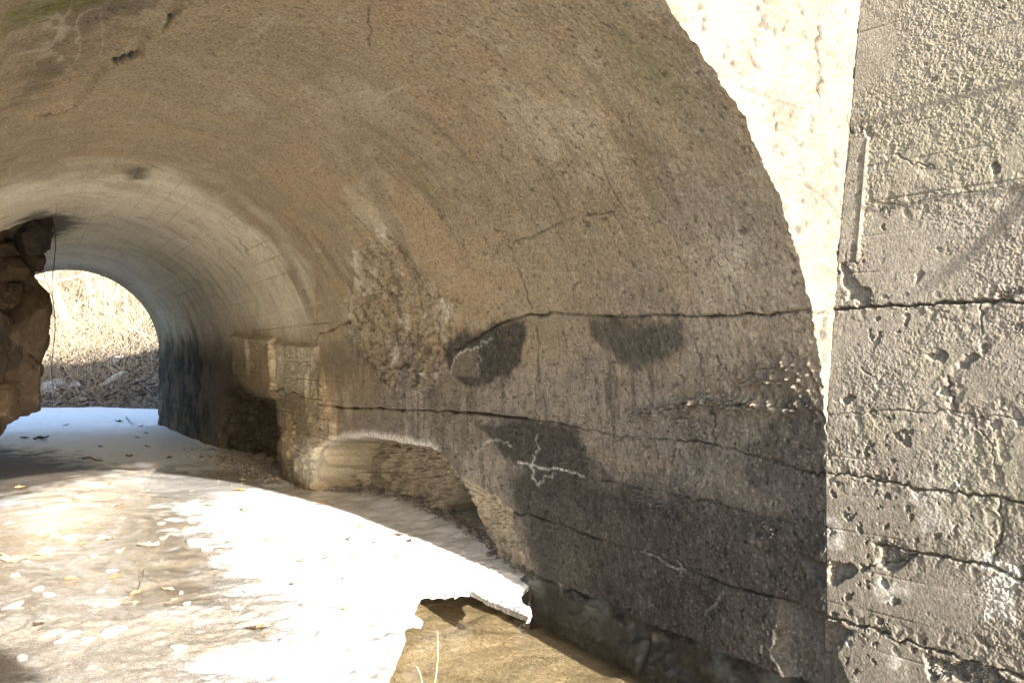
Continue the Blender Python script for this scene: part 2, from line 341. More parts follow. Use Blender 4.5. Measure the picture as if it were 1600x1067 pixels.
    dark = np.maximum(dark, .75*sst(.1, -.1, sp([(640, 640), (840, 650), (790, 720), (700, 690), (680, 650)])+wob*2)*(.5+.5*wob2))
    dark = np.maximum(dark, .5*sst(2.2, .9, V+.3*wob2)*sst(.15, .5, wob2+.35))
    dark = np.maximum(dark, .8*sst(.10, -.12, sp([(1320, 540), (1230, 590), (1190, 640), (1140, 700), (1150, 780), (1320, 860)])+wob*2+.12*wob2))
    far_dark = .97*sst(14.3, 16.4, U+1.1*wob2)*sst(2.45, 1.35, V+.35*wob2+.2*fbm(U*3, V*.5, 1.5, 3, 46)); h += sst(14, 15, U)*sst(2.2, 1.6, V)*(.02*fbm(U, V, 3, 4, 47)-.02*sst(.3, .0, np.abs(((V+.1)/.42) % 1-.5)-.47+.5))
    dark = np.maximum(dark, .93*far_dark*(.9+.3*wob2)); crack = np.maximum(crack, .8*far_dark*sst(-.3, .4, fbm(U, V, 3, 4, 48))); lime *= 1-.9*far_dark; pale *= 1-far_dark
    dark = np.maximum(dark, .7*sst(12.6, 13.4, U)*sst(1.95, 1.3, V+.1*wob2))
    dark = np.maximum(dark, .9*sst(.12, -.2, sp([(20, 348), (60, 330), (120, 338), (130, 348), (100, 365), (75, 380), (40, 375)])+wob*3))
    dark = np.maximum(dark, .5*sst(.2, -.15, sp([(495, 545), (560, 530), (575, 590), (500, 600)])+wob*4)); dark = np.maximum(dark, .35*sst(.1, -.1, sp([(565, 600), (610, 560), (600, 630)])+wob*2))
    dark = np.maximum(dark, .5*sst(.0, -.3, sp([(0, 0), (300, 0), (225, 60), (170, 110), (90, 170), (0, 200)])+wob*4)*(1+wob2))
    dark = np.maximum(dark, .75*sst(.08, -.08, sp([(195, 272), (205, 262), (232, 264), (228, 280), (205, 282)])+wob)); dark = np.maximum(dark, .25*sst(.4, -.4, sp([(1040, 30), (1130, 160), (1200, 300), (1140, 260), (1060, 120), (980, 30)])))  # grey oval mark, then rim shade painted in as a faint dark band
    drip = fbm(U*2.6, V*.35, 5, 4, 65, .6); dark = np.maximum(dark, .55*sst(.12, .5, drip)*sst(1.9, 1.6, V+.2*wob2)*sst(12, 9, U)); dark = np.maximum(dark, .3*sst(.1, .5, fbm(U*2, V*.4, 4, 4, 66))*sst(1.9, 2.3, V)*sst(3.6, 2.8, V+.3*wob2))
    # moss
    for q, s in (([(0, 35), (60, 22), (150, 8), (160, 18), (90, 40), (0, 58)], 1.), ([(990, 70), (1020, 80), (1070, 140), (1040, 150), (1000, 120)], .5), ([(640, 262), (665, 280), (680, 310), (655, 300)], .35), ([(230, 385), (290, 420), (270, 430), (215, 395)], .35)):
        moss = np.maximum(moss, s*sst(.12, -.12, sp(q)+wob*2))
    moss = np.maximum(moss, .25*bz*sst(1.6, 2.4, V)*sst(3.6, 2.6, V)*sst(.0, .5, wob2))
    # pale streaks and bleached parts
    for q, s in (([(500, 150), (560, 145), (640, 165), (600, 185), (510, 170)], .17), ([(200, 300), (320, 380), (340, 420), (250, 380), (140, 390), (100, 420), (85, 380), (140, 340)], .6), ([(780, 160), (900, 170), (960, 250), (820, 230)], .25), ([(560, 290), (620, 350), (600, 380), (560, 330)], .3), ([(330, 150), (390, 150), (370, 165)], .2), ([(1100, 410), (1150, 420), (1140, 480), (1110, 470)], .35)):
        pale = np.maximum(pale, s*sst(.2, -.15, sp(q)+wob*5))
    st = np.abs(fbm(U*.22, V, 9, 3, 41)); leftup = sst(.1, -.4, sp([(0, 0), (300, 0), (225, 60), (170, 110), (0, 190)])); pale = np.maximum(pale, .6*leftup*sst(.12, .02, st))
    h -= .045*sst(.02, -.03, sp([(0, 0), (300, 5), (265, 38), (225, 60), (222, 88), (170, 110), (120, 170), (0, 215)])+wob*.6)+.02*leftup*fbm(U*.5, V, 9, 4, 42)
    # honeycombed length between the boarded part and the mouth
    hz = sst(.12, -.15, sp([(556, 362), (600, 345), (650, 420), (720, 470), (700, 560), (690, 600), (660, 625), (590, 600), (560, 560), (540, 510)])+wob*1.5)
    h += hz*(.022*fbm(U, V, 5, 5, 51, .65)-.02); f1, f2, cid = worley(U+wob*.12, V+wob*.12, 30, 52); h += hz*.014*np.clip(1-f1*1.4, 0, 1)*sst(.3, .5, cid); f1, f2, cid = worley(U+wob*.12, V, 13, 56); h += hz*.022*(cid-.5)*sst(.02, .12, f2-f1)
    agg = np.maximum(agg, hz); crack = np.maximum(crack, hz*.5*sst(.1, .45, fbm(U, V, 9, 4, 53))); lime = np.maximum(lime, hz*.45*sst(.25, .5, fbm(U, V, 6, 4, 54)))
    hz2 = sst(.1, -.1, sp([(590, 560), (700, 560), (690, 600), (660, 622), (600, 615)])+wob*.8); h += hz2*.03*sst(.1, -.1, np.abs(fbm(U, V, 5, 3, 55))-.1); agg = np.maximum(agg, hz2)
    lime = np.maximum(lime, .6*np.exp(-(line_dist(U, V, on_vault(rough_line([(552, 375), (556, 420), (550, 470), (545, 512)], 3, 6, 2)))/.05)**2)*sst(-.3, .3, fbm(U, V, 8, 3, 77)))
    h += .02*np.exp(-(line_dist(U, V, on_vault([(553, 375), (557, 420), (552, 470), (546, 512)]))/.05)**2)
    broken = 0
    for sc_, am in ((5, .5), (11, .3), (24, .2)):
        f1, f2, cid = worley(U*2.4+wob*1.2, V+wob*1.2, sc_, 500+sc_); broken = broken+am*((cid-.5)*sst(0, .2, f2-f1)-.5*(1-sst(0, .12, f2-f1)))
    # the pier face stands proud, the bays beside it are washed out
    def cav(q, dep, lip, rough=.05, tanw=0., low_=None):
        nonlocal h, agg, pale, dark, crack, lime, grey
        d = sp(q)+wob*.5; m = sst(.0, -lip, d); h -= dep*m*(1 if low_ is None else low_)
        h += m*(.6*rough*fbm(U, V, 5, 5, 71, .6)+broken*rough*1.9); dark *= 1-m*.95*(tanw > 0); crack *= 1-.7*m; grey = grey*(1-m); agg = agg*(1-.5*m); pale = np.where(m > .5, tanw, pale); lime *= 1-m
        return m, d
    m, d = cav([(346, 610), (380, 600), (395, 615), (428, 627), (440, 650), (446, 700), (448, 760), (340, 720)], .30, .16, .10, 0., sst(15.4, 12.2, U))
    agg = np.maximum(agg, m*.5); dark = np.maximum(dark, .85*sst(.35, -.05, d)*sst(2.1, 1.6, V)); h += m*.10*fbm(U, V, 2.5, 3, 78)  # recess shade painted in: hollow and its lit flank darkened by colour
    m, d = cav([(520, 686), (560, 680), (610, 684), (650, 694), (688, 703), (705, 730), (720, 800), (720, 930), (620, 880), (505, 800), (498, 765), (512, 720)], .50, .08, .11, .10)
    lime = np.maximum(lime, .85*np.exp(-((d-.012)/.035)**2)*(V > .55)*sst(8.8, 8.4, U)*sst(5.95, 6.15, U))
    m2, d2 = cav([(640, 705), (690, 706), (722, 742), (770, 770), (800, 793), (806, 830), (825, 880), (846, 915), (856, 990), (700, 930), (600, 850), (640, 760)], .52, .035, .06, .10, (np.clip((.66-V)/.62, 0, 1)*.9+.1)*np.clip((U-4.4)/2.3, 0, 1))
    h += (.06+.05*broken)*sst(.02, -.05, sp([(462, 650), (500, 690), (520, 690), (512, 725), (508, 770), (448, 770), (445, 690)])+wob)*sst(1.2, .2, V)
    h += (.10+.04*broken)*sst(.02, -.03, sp([(368, 520), (430, 528), (437, 622), (412, 622), (394, 612), (374, 585)])+wob*.6)+(.05+.05*broken)*sst(.02, -.03, sp([(430, 535), (498, 540), (512, 612), (528, 682), (505, 705), (500, 770), (450, 765), (436, 640)])+wob*.6)
    pale = np.maximum(pale, .7*sst(.1, -.1, sp([(432, 535), (500, 540), (500, 610), (440, 615)])+wob)); pale = np.maximum(pale, .8*sst(.1, -.1, sp([(470, 690), (520, 686), (512, 720), (500, 755), (470, 740)])+wob))
    # pebbly ledge that catches the sun, and the chunk broken off the corner
    ld = line_dist(U, V, on_vault([(985, 655), (1050, 634), (1130, 630), (1200, 636), (1295, 640)])); lf = fbm(U, V, 40, 3, 91)
    f1, f2, cid = worley(U*1.2+wob*.1, V+wob*.1, 62, 98); gr = np.clip(2.4*(1-f1*1.5), 0, 1)*(.75+.25*cid); hr = np.interp(V+.33*(U-Y0), S[0, 4:q_], h[0, 4:q_]); up = np.clip(hr+.0165*(U-Y0)+.036-h, 0, .10)*sst(2.35, 2.5, U)
    h += up*gr*(cid > .30)*np.exp(-(ld/.032)**4)*sst(-.3, .15, lf)*sst(4.2, 3.6, U); h += up*gr*(cid > .82)*(sst(.12, -.12, sp([(1295, 545), (1200, 560), (1120, 600), (1060, 660), (1290, 660)])+wob*2)+.5*sst(.1, -.1, sp([(1295, 780), (1000, 760), (930, 770), (1100, 830), (1290, 850)])+wob*2))*(fbm(U, V, 5, 3, 99) > 0); h += .007*sst(-.1, .3, sst(.15, -.1, sp([(1290, 560), (1210, 560), (1100, 620), (1290, 650)]))*lf)*near
    h += .006*sst(2.75, 2.33, U)*sst(1.25, .3, V)*sst(0, .4, fbm(U, V, 33, 3, 93))
    for q, dp in (([(1216, 938), (1250, 948), (1300, 966), (1330, 1090), (1240, 1090), (1205, 1020), (1213, 985)], .07), ([(1246, 868), (1270, 878), (1300, 880), (1300, 910), (1288, 912), (1262, 893)], .05), ([(1165, 835), (1185, 838), (1188, 856), (1168, 850)], -.012)):
        d = sp(q)-.012+wob*.3; m = sst(.0, -.04, d); h -= dp*m; h += m*.012*fbm(U, V, 14, 4, 94); dark *= 1-.35*m; crack *= 1-m
    h[:, :4] *= 0
    P2 = P+N*h[:, :, None]
    P2[:, :, 1] += np.exp(-((U-Y0)/.012))*(.016*fbm(V, U*0, 7, 4, 95)+.014*fbm(V, V*0, 34, 3, 96)+.018*np.abs(fbm(V, V*0, 4, 2, 97)))   # the arris is chipped
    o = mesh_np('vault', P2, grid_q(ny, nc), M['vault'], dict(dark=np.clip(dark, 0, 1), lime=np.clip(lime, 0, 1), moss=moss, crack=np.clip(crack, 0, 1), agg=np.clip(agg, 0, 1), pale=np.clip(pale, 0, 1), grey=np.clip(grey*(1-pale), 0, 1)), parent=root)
    return P2[0], phi, P[0], N[0]

def build_headwall(root, rim, base, nrm):
    r = np.concatenate([np.linspace(0, .9, 170), np.linspace(.9, 3.2, 30)[1:]]); n = len(rim); idx = np.arange(4, n)
    b = base[idx]; out = -nrm[idx]; off = ((rim[idx]-b)*out).sum(1)[:, None]; rr = np.where(off > 0, np.maximum(r[None], off+r[None]*.02), r[None]+off*np.exp(-r/.02)[None])
    P = b[:, None]+out[:, None]*rr[:, :, None]; P[:, 0] = rim[idx]
    X, Z = P[..., 0], P[..., 2]
    h = .006*fbm(X, Z, 3, 4, 201)+.004*fbm(X, Z, 30, 3, 202)+.004*fbm(X, Z, 75, 2, 203)
    pit = fbm(X, Z, 22, 3, 204); h -= .012*sst(.4, .6, pit)
    dia = fbm(X*1.2+Z*.9, Z*.25-X*.2, 9, 3, 205); h -= .009*sst(.35, .6, dia)                   # slanting joints left by the shutter
    crack = .5*sst(.46, .6, pit)
    hw = lambda px: hit(px, lambda x, y, z: Y0-y)[:, [0, 2]]
    for px, wd, dp, mm in (([(1280, 45), (1276, 75), (1283, 100), (1281, 135), (1288, 172)], .010, .03, .9), ([(1307, 60), (1312, 90), (1312, 118)], .005, .01, .6), ([(1215, 195), (1214, 205)], .008, .02, .8), ([(1205, 275), (1250, 285), (1290, 310), (1320, 345)], .005, .012, .5), ([(1150, 130), (1200, 150), (1260, 170)], .006, .01, .4), ([(1258, 487), (1310, 483)], .006, .02, .8)):
        d = line_dist(X+.008*fbm(X, Z, 24, 4, 208, .65), Z+.008*fbm(X, Z, 24, 4, 209, .65), hw(rough_line(px, 2.5, 4, int(px[0][0])))); wd = wd*(.25+1.3*np.abs(fbm(X, Z, 11, 3, 210))); e = np.exp(-(d/wd)**2); h -= dp*e; crack = np.maximum(crack, mm*e)
    h *= sst(0, .02, rr-off); P[..., 1] -= h; P[:, 1:, 1] += ((rim[idx]-b)[:, 1])[:, None]*np.exp(-(rr-off)/.02)[:, 1:]
    z = np.zeros(X.shape); mesh_np('headwall', P, grid_q(*X.shape), M['head'], dict(dark=z, lime=z, moss=z, crack=crack, agg=z+.25, grey=z, pale=.4*sst(0, .5, fbm(X, Z, 2, 3, 207))), parent=root)

def build_wing(root):
    ys = np.concatenate([np.linspace(-4.5, .7, 60)[:-1], np.linspace(.7, 1.45, 150)[:-1], np.linspace(1.45, Y0, 350), Y0+np.array([.02, .05])])
    zs = np.concatenate([np.linspace(-.6, -.3, 8)[:-1], np.linspace(-.3, 3.25, 1250), np.linspace(3.25, 4.3, 20)[1:]])
    U, V = np.meshgrid(ys, zs, indexing='ij'); X = wing_x(np.minimum(U, Y0), V)+np.maximum(U-Y0, 0)
    Uw = U+.008*fbm(U, V, 30, 4, 298, .65); Vw = V+.008*fbm(U, V, 30, 4, 299, .65)
    wob = fbm(U, V, 9, 4, 301); w2 = fbm(U, V, 2.2, 3, 302)
    h = .010*fbm(U, V, 1.6, 4, 303)
    f1, f2, cid = worley(U+wob*.02, V+wob*.02, 105, 304); sm = sst(-.3, .25, fbm(U, V, 3, 3, 305))
    band = .22+1.0*sm; bi = np.floor(V/.155+.05*w2); bf = V/.155+.05*w2-bi; h += .005*(rnd(bi, bi*0, 361)-.5)-.004*np.exp(-(np.minimum(bf, 1-bf)*.155/.004)**2)*sst(-.1, .3, fbm(U*.6, V, 4, 3, 362))
    h += band*(.0026*np.clip(1-f1*1.3, 0, 1)*(.2+cid)+.0016*fbm(U, V, 120, 2, 306)+.0026*fbm(U, V, 34, 3, 307))
    pit = fbm(U, V, 27, 4, 308); pm = sst(.36, .5, pit)*sst(-.35, .25, fbm(U, V, 2.6, 2, 309)); h -= .012*pm
    crack = .35*pm; moss = .2*sst(1.6, 2.6, V)*sst(-.2, .4, w2)+.2*sst(1.9, 1.2, V)*sst(.6, 1., V)*sst(0, .4, w2)
    def seam(px, wd, dp, seed, amp=2., m=1.):
        nonlocal h, crack
        d = line_dist(Uw, Vw, on_wing(rough_line(px, amp, 6, seed))); ww = .8*wd*(.35+.95*np.abs(fbm(U, V, 12, 3, seed)))
        e = np.exp(-(d/ww)**2); h -= dp*e; crack = np.maximum(crack, m*.6*np.exp(-(d/(ww*.7))**2))
        rag = np.exp(-(d/.06)**2); h -= .006*rag*sst(.05, .4, fbm(U, V, 26, 3, seed+1))
    seam([(1300, 483), (1355, 478), (1450, 476), (1520, 471), (1600, 471), (1700, 465)], .013, .035, 311)
    seam([(1292, 648), (1400, 640), (1510, 646), (1600, 656)], .006, .008, 312, 2, .4)
    seam([(1292, 738), (1330, 742), (1400, 756), (1450, 766), (1520, 771), (1600, 786)], .010, .018, 313)
    seam([(1367, 851), (1442, 865), (1487, 874), (1532, 880), (1555, 888), (1610, 913)], .010, .022, 314)
    seam([(1289, 962), (1349, 979), (1394, 998), (1450, 1013), (1525, 1034), (1600, 1060), (1660, 1085)], .010, .03, 315)
    seam([(1340, 325), (1420, 318), (1520, 300), (1600, 292)], .005, .005, 316, 2, .3); seam([(1395, 240), (1420, 252), (1460, 262)], .006, .008, 317, 2, .5)
    seam([(1480, 590), (1482, 612), (1490, 640)], .009, .015, 318, 2); seam([(1530, 475), (1533, 520)], .006, .012, 319, 1); seam([(1345, 890), (1367, 880), (1400, 878), (1430, 866)], .012, .02, 320, 2)
    seam([(1560, 780), (1562, 830), (1550, 880)], .008, .012, 321, 3); seam([(1520, 660), (1545, 690), (1560, 740)], .005, .008, 322, 2, .5); seam([(1345, 575), (1365, 590)], .006, .01, 323, 1)
    def bite(px, dp, soft=.012, rg=.008):
        nonlocal h, crack
        d = poly_sd(U, V, on_wing(px))+wob*.014; d = d+.02*fbm(U, V, 26, 4, 333); m = sst(.0, -soft, d); h -= dp*m; h += m*rg*(fbm(U, V, 22, 4, 331)+.8*np.clip(1-1.4*f1, 0, 1)); crack *= 1-.5*m
    bite([(1313, 408), (1328, 416), (1342, 435), (1366, 472), (1345, 480), (1322, 470), (1318, 440)], .035)
    bite([(1442, 552), (1462, 546), (1480, 556), (1470, 566), (1450, 564)], .022, .02, .012); bite([(1492, 566), (1515, 552), (1530, 556), (1512, 578), (1490, 584)], .022, .02, .012); bite([(1525, 538), (1548, 534), (1556, 548), (1534, 556)], .02, .02, .012)
    bite([(1310, 625), (1325, 612), (1338, 620), (1318, 636)], .03); bite([(1545, 258), (1556, 250), (1562, 262), (1554, 272)], .03, .02, .0); bite([(1462, 595), (1480, 600), (1484, 622), (1460, 618)], .012)
    bite([(1292, 872), (1320, 876), (1346, 893), (1330, 908), (1305, 915), (1290, 908)], .045); bite([(1372, 852), (1432, 864), (1410, 885), (1385, 893), (1370, 880)], .03)
    bite([(1280, 966), (1345, 983), (1318, 1002), (1310, 1020), (1330, 1075), (1345, 1100), (1270, 1100)], .055, .03); bite([(1350, 975), (1385, 978), (1396, 996), (1372, 992)], .022)
    bite([(1440, 1020), (1520, 1036), (1600, 1064), (1590, 1090), (1450, 1060)], .05, .02, .03); bite([(1425, 428), (1440, 418), (1446, 428), (1430, 446)], .015, .02, 0)
    bite([(1540, 462), (1600, 440), (1620, 460), (1560, 474)], .02, .02, .02); bite([(1560, 500), (1600, 540), (1620, 560), (1600, 500)], .015, .02, .02)
    # smooth fillet strip with a raised arris beside the headwall
    strip = poly_sd(U, V, on_wing([(1330, 220), (1356, 218), (1340, 408), (1305, 408)])); m = sst(.01, -.005, strip); h = h*(1-.7*m)+.004*m
    h += .006*np.exp(-(line_dist(U, V, on_wing([(1356, 218), (1350, 290), (1340, 405)]))/.008)**2)
    h *= .86; P = np.stack([X-h, U-.05*h, V], -1); P[-2:, :, 0] += 0
    z = np.zeros(U.shape); dk = .5*sst(.25, -.1, V+.1*w2)+.15*sst(1.2, .2, V)*sst(-.2, .4, w2)
    mesh_np('wing_wall', P, grid_q(*U.shape), M['wing'], dict(dark=np.clip(dk, 0, 1), lime=.4*sst(.3, .5, fbm(U, V, 5, 4, 340))*sst(1.4, .6, V), moss=np.clip(moss, 0, 1), crack=np.clip(crack, 0, 1), agg=z+.45, grey=z, pale=np.clip(.3*w2+.1, 0, 1)), parent=root)

culvert = thing('arch_culvert', 'weathered tan concrete arch culvert with cracked wall, sunlit headwall and pitted grey wing wall', 'culvert', (0, 0, 0))
rim, phi, base0, nrm0 = build_vault(culvert)
build_headwall(culvert, rim, base0, nrm0)
build_wing(culvert)

def build_footing():                                     # wet ledge the undermined wall hangs over
    ys = np.linspace(.4, 4.95, 420); t = np.linspace(0, 1, 70); U, T = np.meshgrid(ys, t, indexing='ij')
    wp = on_level([(838, 956), (900, 990), (1000, 1042), (1080, 1075), (1160, 1105)], -.2); o = np.argsort(wp[:, 1])
    wx = np.interp(ys, wp[o, 1], wp[o, 0])
    wx = wx*0+3.02-.05*sst(4.5, 4.95, ys)
    bz = fbm(U, T, 2.2, 4, 401); top = AX+.34
    X = top+(wx[:, None]-top)*sst(-.3, .55, T)+.02*T-.05*sst(.6, 1, T); Z = .085-.05*T-.5*np.clip(T-.38, 0, 1)
    X = X-.05*bz-.04*fbm(U, T*.6, 4, 5, 402, .6)-.006*fbm(U, T, 26, 3, 407)+.03; Z = Z+.03*fbm(U, T, 5, 4, 403)*sst(0, .3, T)+.014*fbm(U, T, 22, 3, 404)
    cut = np.exp(-((U-3.62-.06*fbm(T, U, 3, 3, 409))/.022)**2); X += .05*cut*(.4+.6*bz)
    Z = np.where(U > 4.72, Z-.1*sst(4.72, 4.95, U), Z); Z = np.minimum(Z, .085)
    z = np.zeros(U.shape)
    mesh_np('footing', np.stack([X, U, Z], -1), grid_q(*U.shape), M['foot'], dict(dark=z, lime=.30*sst(.15, .45, fbm(U, T, 3, 4, 405))*sst(.75, .4, T), moss=z, crack=.5*cut, agg=z+.3, grey=z, pale=.9*sst(.0, .3, fbm(U, T*.6, 4.5, 4, 406))*sst(.8, .45, T)), parent=culvert)
build_footing()

# ------------------------------------------------------------------ embankment over the culvert
def build_embankment():
    n = 60; ph = np.linspace(0, math.pi, n); V = []
    for y in (Y0+.35, YF-.15):
        R, cz, cx = sec(y)
        inn = [(AX+.9, -.7)]+[(cx+(R+.9)*math.cos(a), cz+(R+.9)*math.sin(a)) for a in ph]+[(cx-R-.9, -.7)]
        out = []
        for X, Z in inn:
            q = math.atan2(max(Z, 0), X-cx); c, s = math.cos(q), math.sin(q)
            k = min(22/max(abs(c), 1e-6), 5.0/max(s, 1e-6)); out.append((cx+c*k, max(s*k, -.7) if Z > 0 else -.7))
        V.append((inn, out))
    verts = []; idx = {}
    for a, y in enumerate((Y0+.35, YF-.15)):
        for b in (0, 1):
            for i, (X, Z) in enumerate(V[a][b]):
                idx[a, b, i] = len(verts); verts.append((X, y, Z))
    m = n+2; Q = []
    for i in range(m-1):
        for a in (0, 1): Q.append((idx[a, 0, i], idx[a, 0, i+1], idx[a, 1, i+1], idx[a, 1, i]))
        Q.append((idx[0, 1, i], idx[0, 1, i+1], idx[1, 1, i+1], idx[1, 1, i]))
    return tag(mesh_np('embankment', verts, Q, M['grass'], smooth=False), kind='structure')
build_embankment()

# ------------------------------------------------------------------ ice, water, stream bed
SHORE = [(560, 1160), (598, 1075), (612, 1050), (625, 1015), (636, 990), (628, 975), (640, 962), (662, 960), (648, 950), (653, 936), (648, 929), (660, 925), (665, 918), (676, 919), (684, 915), (697, 916.5), (706, 913), (714, 915),
         (718, 912), (735, 913), (752, 920), (775, 932), (795, 943), (810, 951), (826, 957), (832, 953), (826, 940), (818, 930), (812, 915), (836, 900)]
sh = on_level(SHORE, 0.); HOLE = np.vstack([sh, [(3.7, sh[-1, 1]+.05), (3.7, .2), (sh[0, 0]-.2, .2)]])
def ice_material():
    n = NT('dirty_ice'); sn, di, wet = n.attr('snow'), n.attr('dirt'), n.attr('wet')
    mid = n.noise(7, 6, .7); fine = n.noise(170, 5, .75); grit = n.voro(120)
    ice = n.mix(n.mr(mid, .35, .7), (.20, .172, .135), (.27, .236, .19))
    ice = n.mix(n.mr(n.noise(2.5, 5, .6), .45, .7, 0, .5), ice, (.27, .22, .155))
    cl = n.attr('clean'); snow = n.mix(cl, n.mix(n.mr(n.noise(90, 5, .8), .38, .6), (.25, .238, .22), (.47, .458, .44)), n.mix(n.mr(mid, .3, .6), (.70, .71, .72), (.83, .84, .85)))
    m = n.math('ADD', sn, n.math('ADD', n.math('MULTIPLY', n.math('SUBTRACT', fine, .5), 2.6), n.math('MULTIPLY', n.math('SUBTRACT', n.noise(24, 5, .75), .5), .9))); m = n.mr(m, .38, .62)
    col = n.mix(m, ice, snow)
    col = n.mix(n.math('MULTIPLY', di, n.mr(n.noise(40, 5, .7), .35, .55)), col, (.50, .41, .295))
    col = n.mix(wet, col, n.mix(n.mr(mid, .4, .65), (.035, .025, .016), (.075, .052, .032)))
    sp = n.n.new('ShaderNodeSeparateColor'); n.put(sp.inputs[0], grit.outputs['Color'])
    col = n.mix(n.math('MULTIPLY', n.mr(sp.outputs[0], .86, .93, 0, .6), n.mr(grit.outputs['Distance'], .4, .2)), col, (.12, .08, .05))
    h = n.math('ADD', n.math('MULTIPLY', fine, .5), n.math('MULTIPLY', n.noise(60, 4, .7), 1.))
    rough = n.mix(n.math('MAXIMUM', m, wet), (.25,)*3, (.75,)*3)
    n.put(n.b.inputs['Coat Weight'], n.math('MULTIPLY', n.attr('glaze'), n.math('SUBTRACT', 1., wet))); n.b.inputs['Coat Roughness'].default_value = .16; n.b.inputs['Coat IOR'].default_value = 1.33; n.put(n.b.inputs['Coat Normal'], n.bump(n.noise(5, 3, .6), .01, .5))
    return n.done(col, rough, n.bump(h, .012, .6), .5)
M['ice'] = ice_material()
def build_ice():
    rows = [.25]
    while rows[-1] < 31.5: y = rows[-1]; rows.append(y+np.clip(y*y/1500, .007, .22))
    ry = np.array(rows); kx = np.concatenate([np.linspace(-3, -.07, 40)[:-1], np.linspace(-.07, .75, 620), np.linspace(.75, 9, 40)[1:]])
    Yg = np.repeat(ry[:, None], len(kx), 1); Xg = np.clip(kx[None]*np.maximum(Yg, .8), -14, 12)
    ins = (Yg > 2.2) & (Yg < 21.3); Xg = np.where(ins, np.clip(Xg, -2.2, 3.75), Xg)
    sp = lambda q: poly_sd(Xg, Yg, on_level(q), 1.5)
    w1 = fbm(Xg, Yg, 1.3, 4, 501); w2 = fbm(Xg, Yg, 5, 4, 502); w3 = fbm(Xg, Yg, 16, 4, 503)
    Z = .03*w1+.008*w2+.003*w3*np.clip(6/Yg, 0, 1)-.05*sst(12, 20, Yg)
    sd = poly_sd(Xg, Yg, HOLE, 1.2)+.006*fbm(Xg, Yg, 7, 2, 504)
    snow = np.full(Xg.shape, .47)+.2*w2+.1*w1+.12*w3
    for q, s in (([(185, 790), (250, 775), (320, 800), (420, 850), (380, 885), (200, 885), (160, 840)], .5), ([(0, 840), (150, 840), (210, 900), (120, 935), (0, 930)], .25), ([(60, 960), (330, 955), (480, 1000), (300, 1050), (100, 1040)], .12)):
        snow = snow-s*sst(.4, -.4, sp(q)+.5*w2+.2*w3)
    clean = np.zeros(Xg.shape)
    for q, s in (([(330, 1067), (420, 960), (330, 850), (250, 790), (430, 762), (600, 800), (800, 880), (860, 950), (640, 1000), (600, 1120)], 1.), ([(0, 1067), (0, 960), (120, 900), (330, 930), (620, 940), (640, 1067)], .40), ([(60, 870), (240, 830), (280, 855), (170, 885)], .40), ([(410, 870), (560, 840), (640, 930), (420, 940)], .8),
                 ([(0, 900), (60, 890), (130, 930), (20, 960)], .3), ([(150, 736), (420, 745), (560, 778), (440, 806), (300, 790), (220, 772)], .78), ([(-50, 700), (250, 655), (420, 735), (180, 735)], .95), ([(430, 735), (540, 762), (640, 783), (720, 815), (850, 900), (880, 990), (700, 890), (540, 800), (420, 760)], .95), ([(300, 870), (345, 838), (380, 842), (352, 862)], .8)):
        pm = sst(.4, -.4, sp(q)+.45*w2+.2*w1+.15*w3); snow = np.maximum(snow, s*pm); clean = np.maximum(clean, pm*(s >= .8))
    snow = np.maximum(snow, sst(13.6, 15, Yg+w1)); snow = np.maximum(snow, .9*sst(2.0, 2.5, Xg+.3*w2)*sst(11, 9, Yg))
    for q in ([(205, 925), (240, 900), (320, 905), (325, 940), (270, 955), (215, 945)], [(245, 870), (300, 850), (330, 862), (290, 888), (250, 888)], [(395, 975), (430, 985), (420, 1000), (395, 1000)]):
        m = sst(.06, -.12, sp(q)+.12*w2); snow *= 1-.9*m; Z -= .012*m
    dirt = np.maximum(1.*sst(.4, -.4, sp([(0, 790), (40, 755), (130, 738), (180, 770), (190, 810), (100, 860), (0, 880)])+.5*w2), .35*sst(-.1, .4, w2)*(snow < .5))
    wet = .95*sst(.4, -.5, sp([(-250, 690), (0, 695), (70, 705), (120, 722), (200, 735), (120, 752), (0, 790), (-250, 800)])-.1+.6*w2)
    wet = np.maximum(wet, .25*sst(.5, -.5, sp([(60, 800), (200, 760), (330, 830), (300, 900), (120, 890)])+.6*w2)*(1-snow))
    Z += .02*sst(.4, -.5, sp([(0, 790), (130, 738), (190, 800), (0, 880)])+.3*w2)
    Z += .010*snow*np.clip(w3, -.2, .6)*np.clip(5/Yg, 0, 1)+.02*sst(.3, .6, fbm(Xg, Yg, 3.5, 3, 506))*sst(6.5, 4.5, Yg)
    for k in range(26):                                  # old footprints and thaw hollows
        u, v = rng.uniform(330, 640), rng.uniform(930, 1080); x, y = on_level([(u, v)])[0]; r = rng.uniform(.02, .06); d2 = ((Xg-x)/r)**2+((Yg-y)/(r*1.4))**2
        Z += -.011*np.exp(-d2)+.004*np.exp(-(np.sqrt(d2)-1.5)**2*3)
    Z = Z-.02*np.exp(-np.clip(sd, 0, 1)/.12)-.012*np.exp(-(np.clip(sd, 0, 1)/.02)**2)
    Z += .06*sst(3.05, 3.5, Xg+.1*w2)*sst(10, 9, Yg)*sst(4.3, 5.0, Yg)
    n, m = Xg.shape; Q = grid_q(n, m); P = np.stack([Xg, Yg, Z], -1).reshape(-1, 3)
    sdf = sd.ravel(); keep = sdf[Q].mean(1) > 0; Qk = Q[keep]; Qr = Q[~keep]
    bv = np.intersect1d(Qk.ravel(), Qr.ravel())
    i, j = np.unravel_index(bv, (n, m)); i1 = np.minimum(i+1, n-1); i0 = np.maximum(i-1, 0); j1 = np.minimum(j+1, m-1); j0 = np.maximum(j-1, 0)
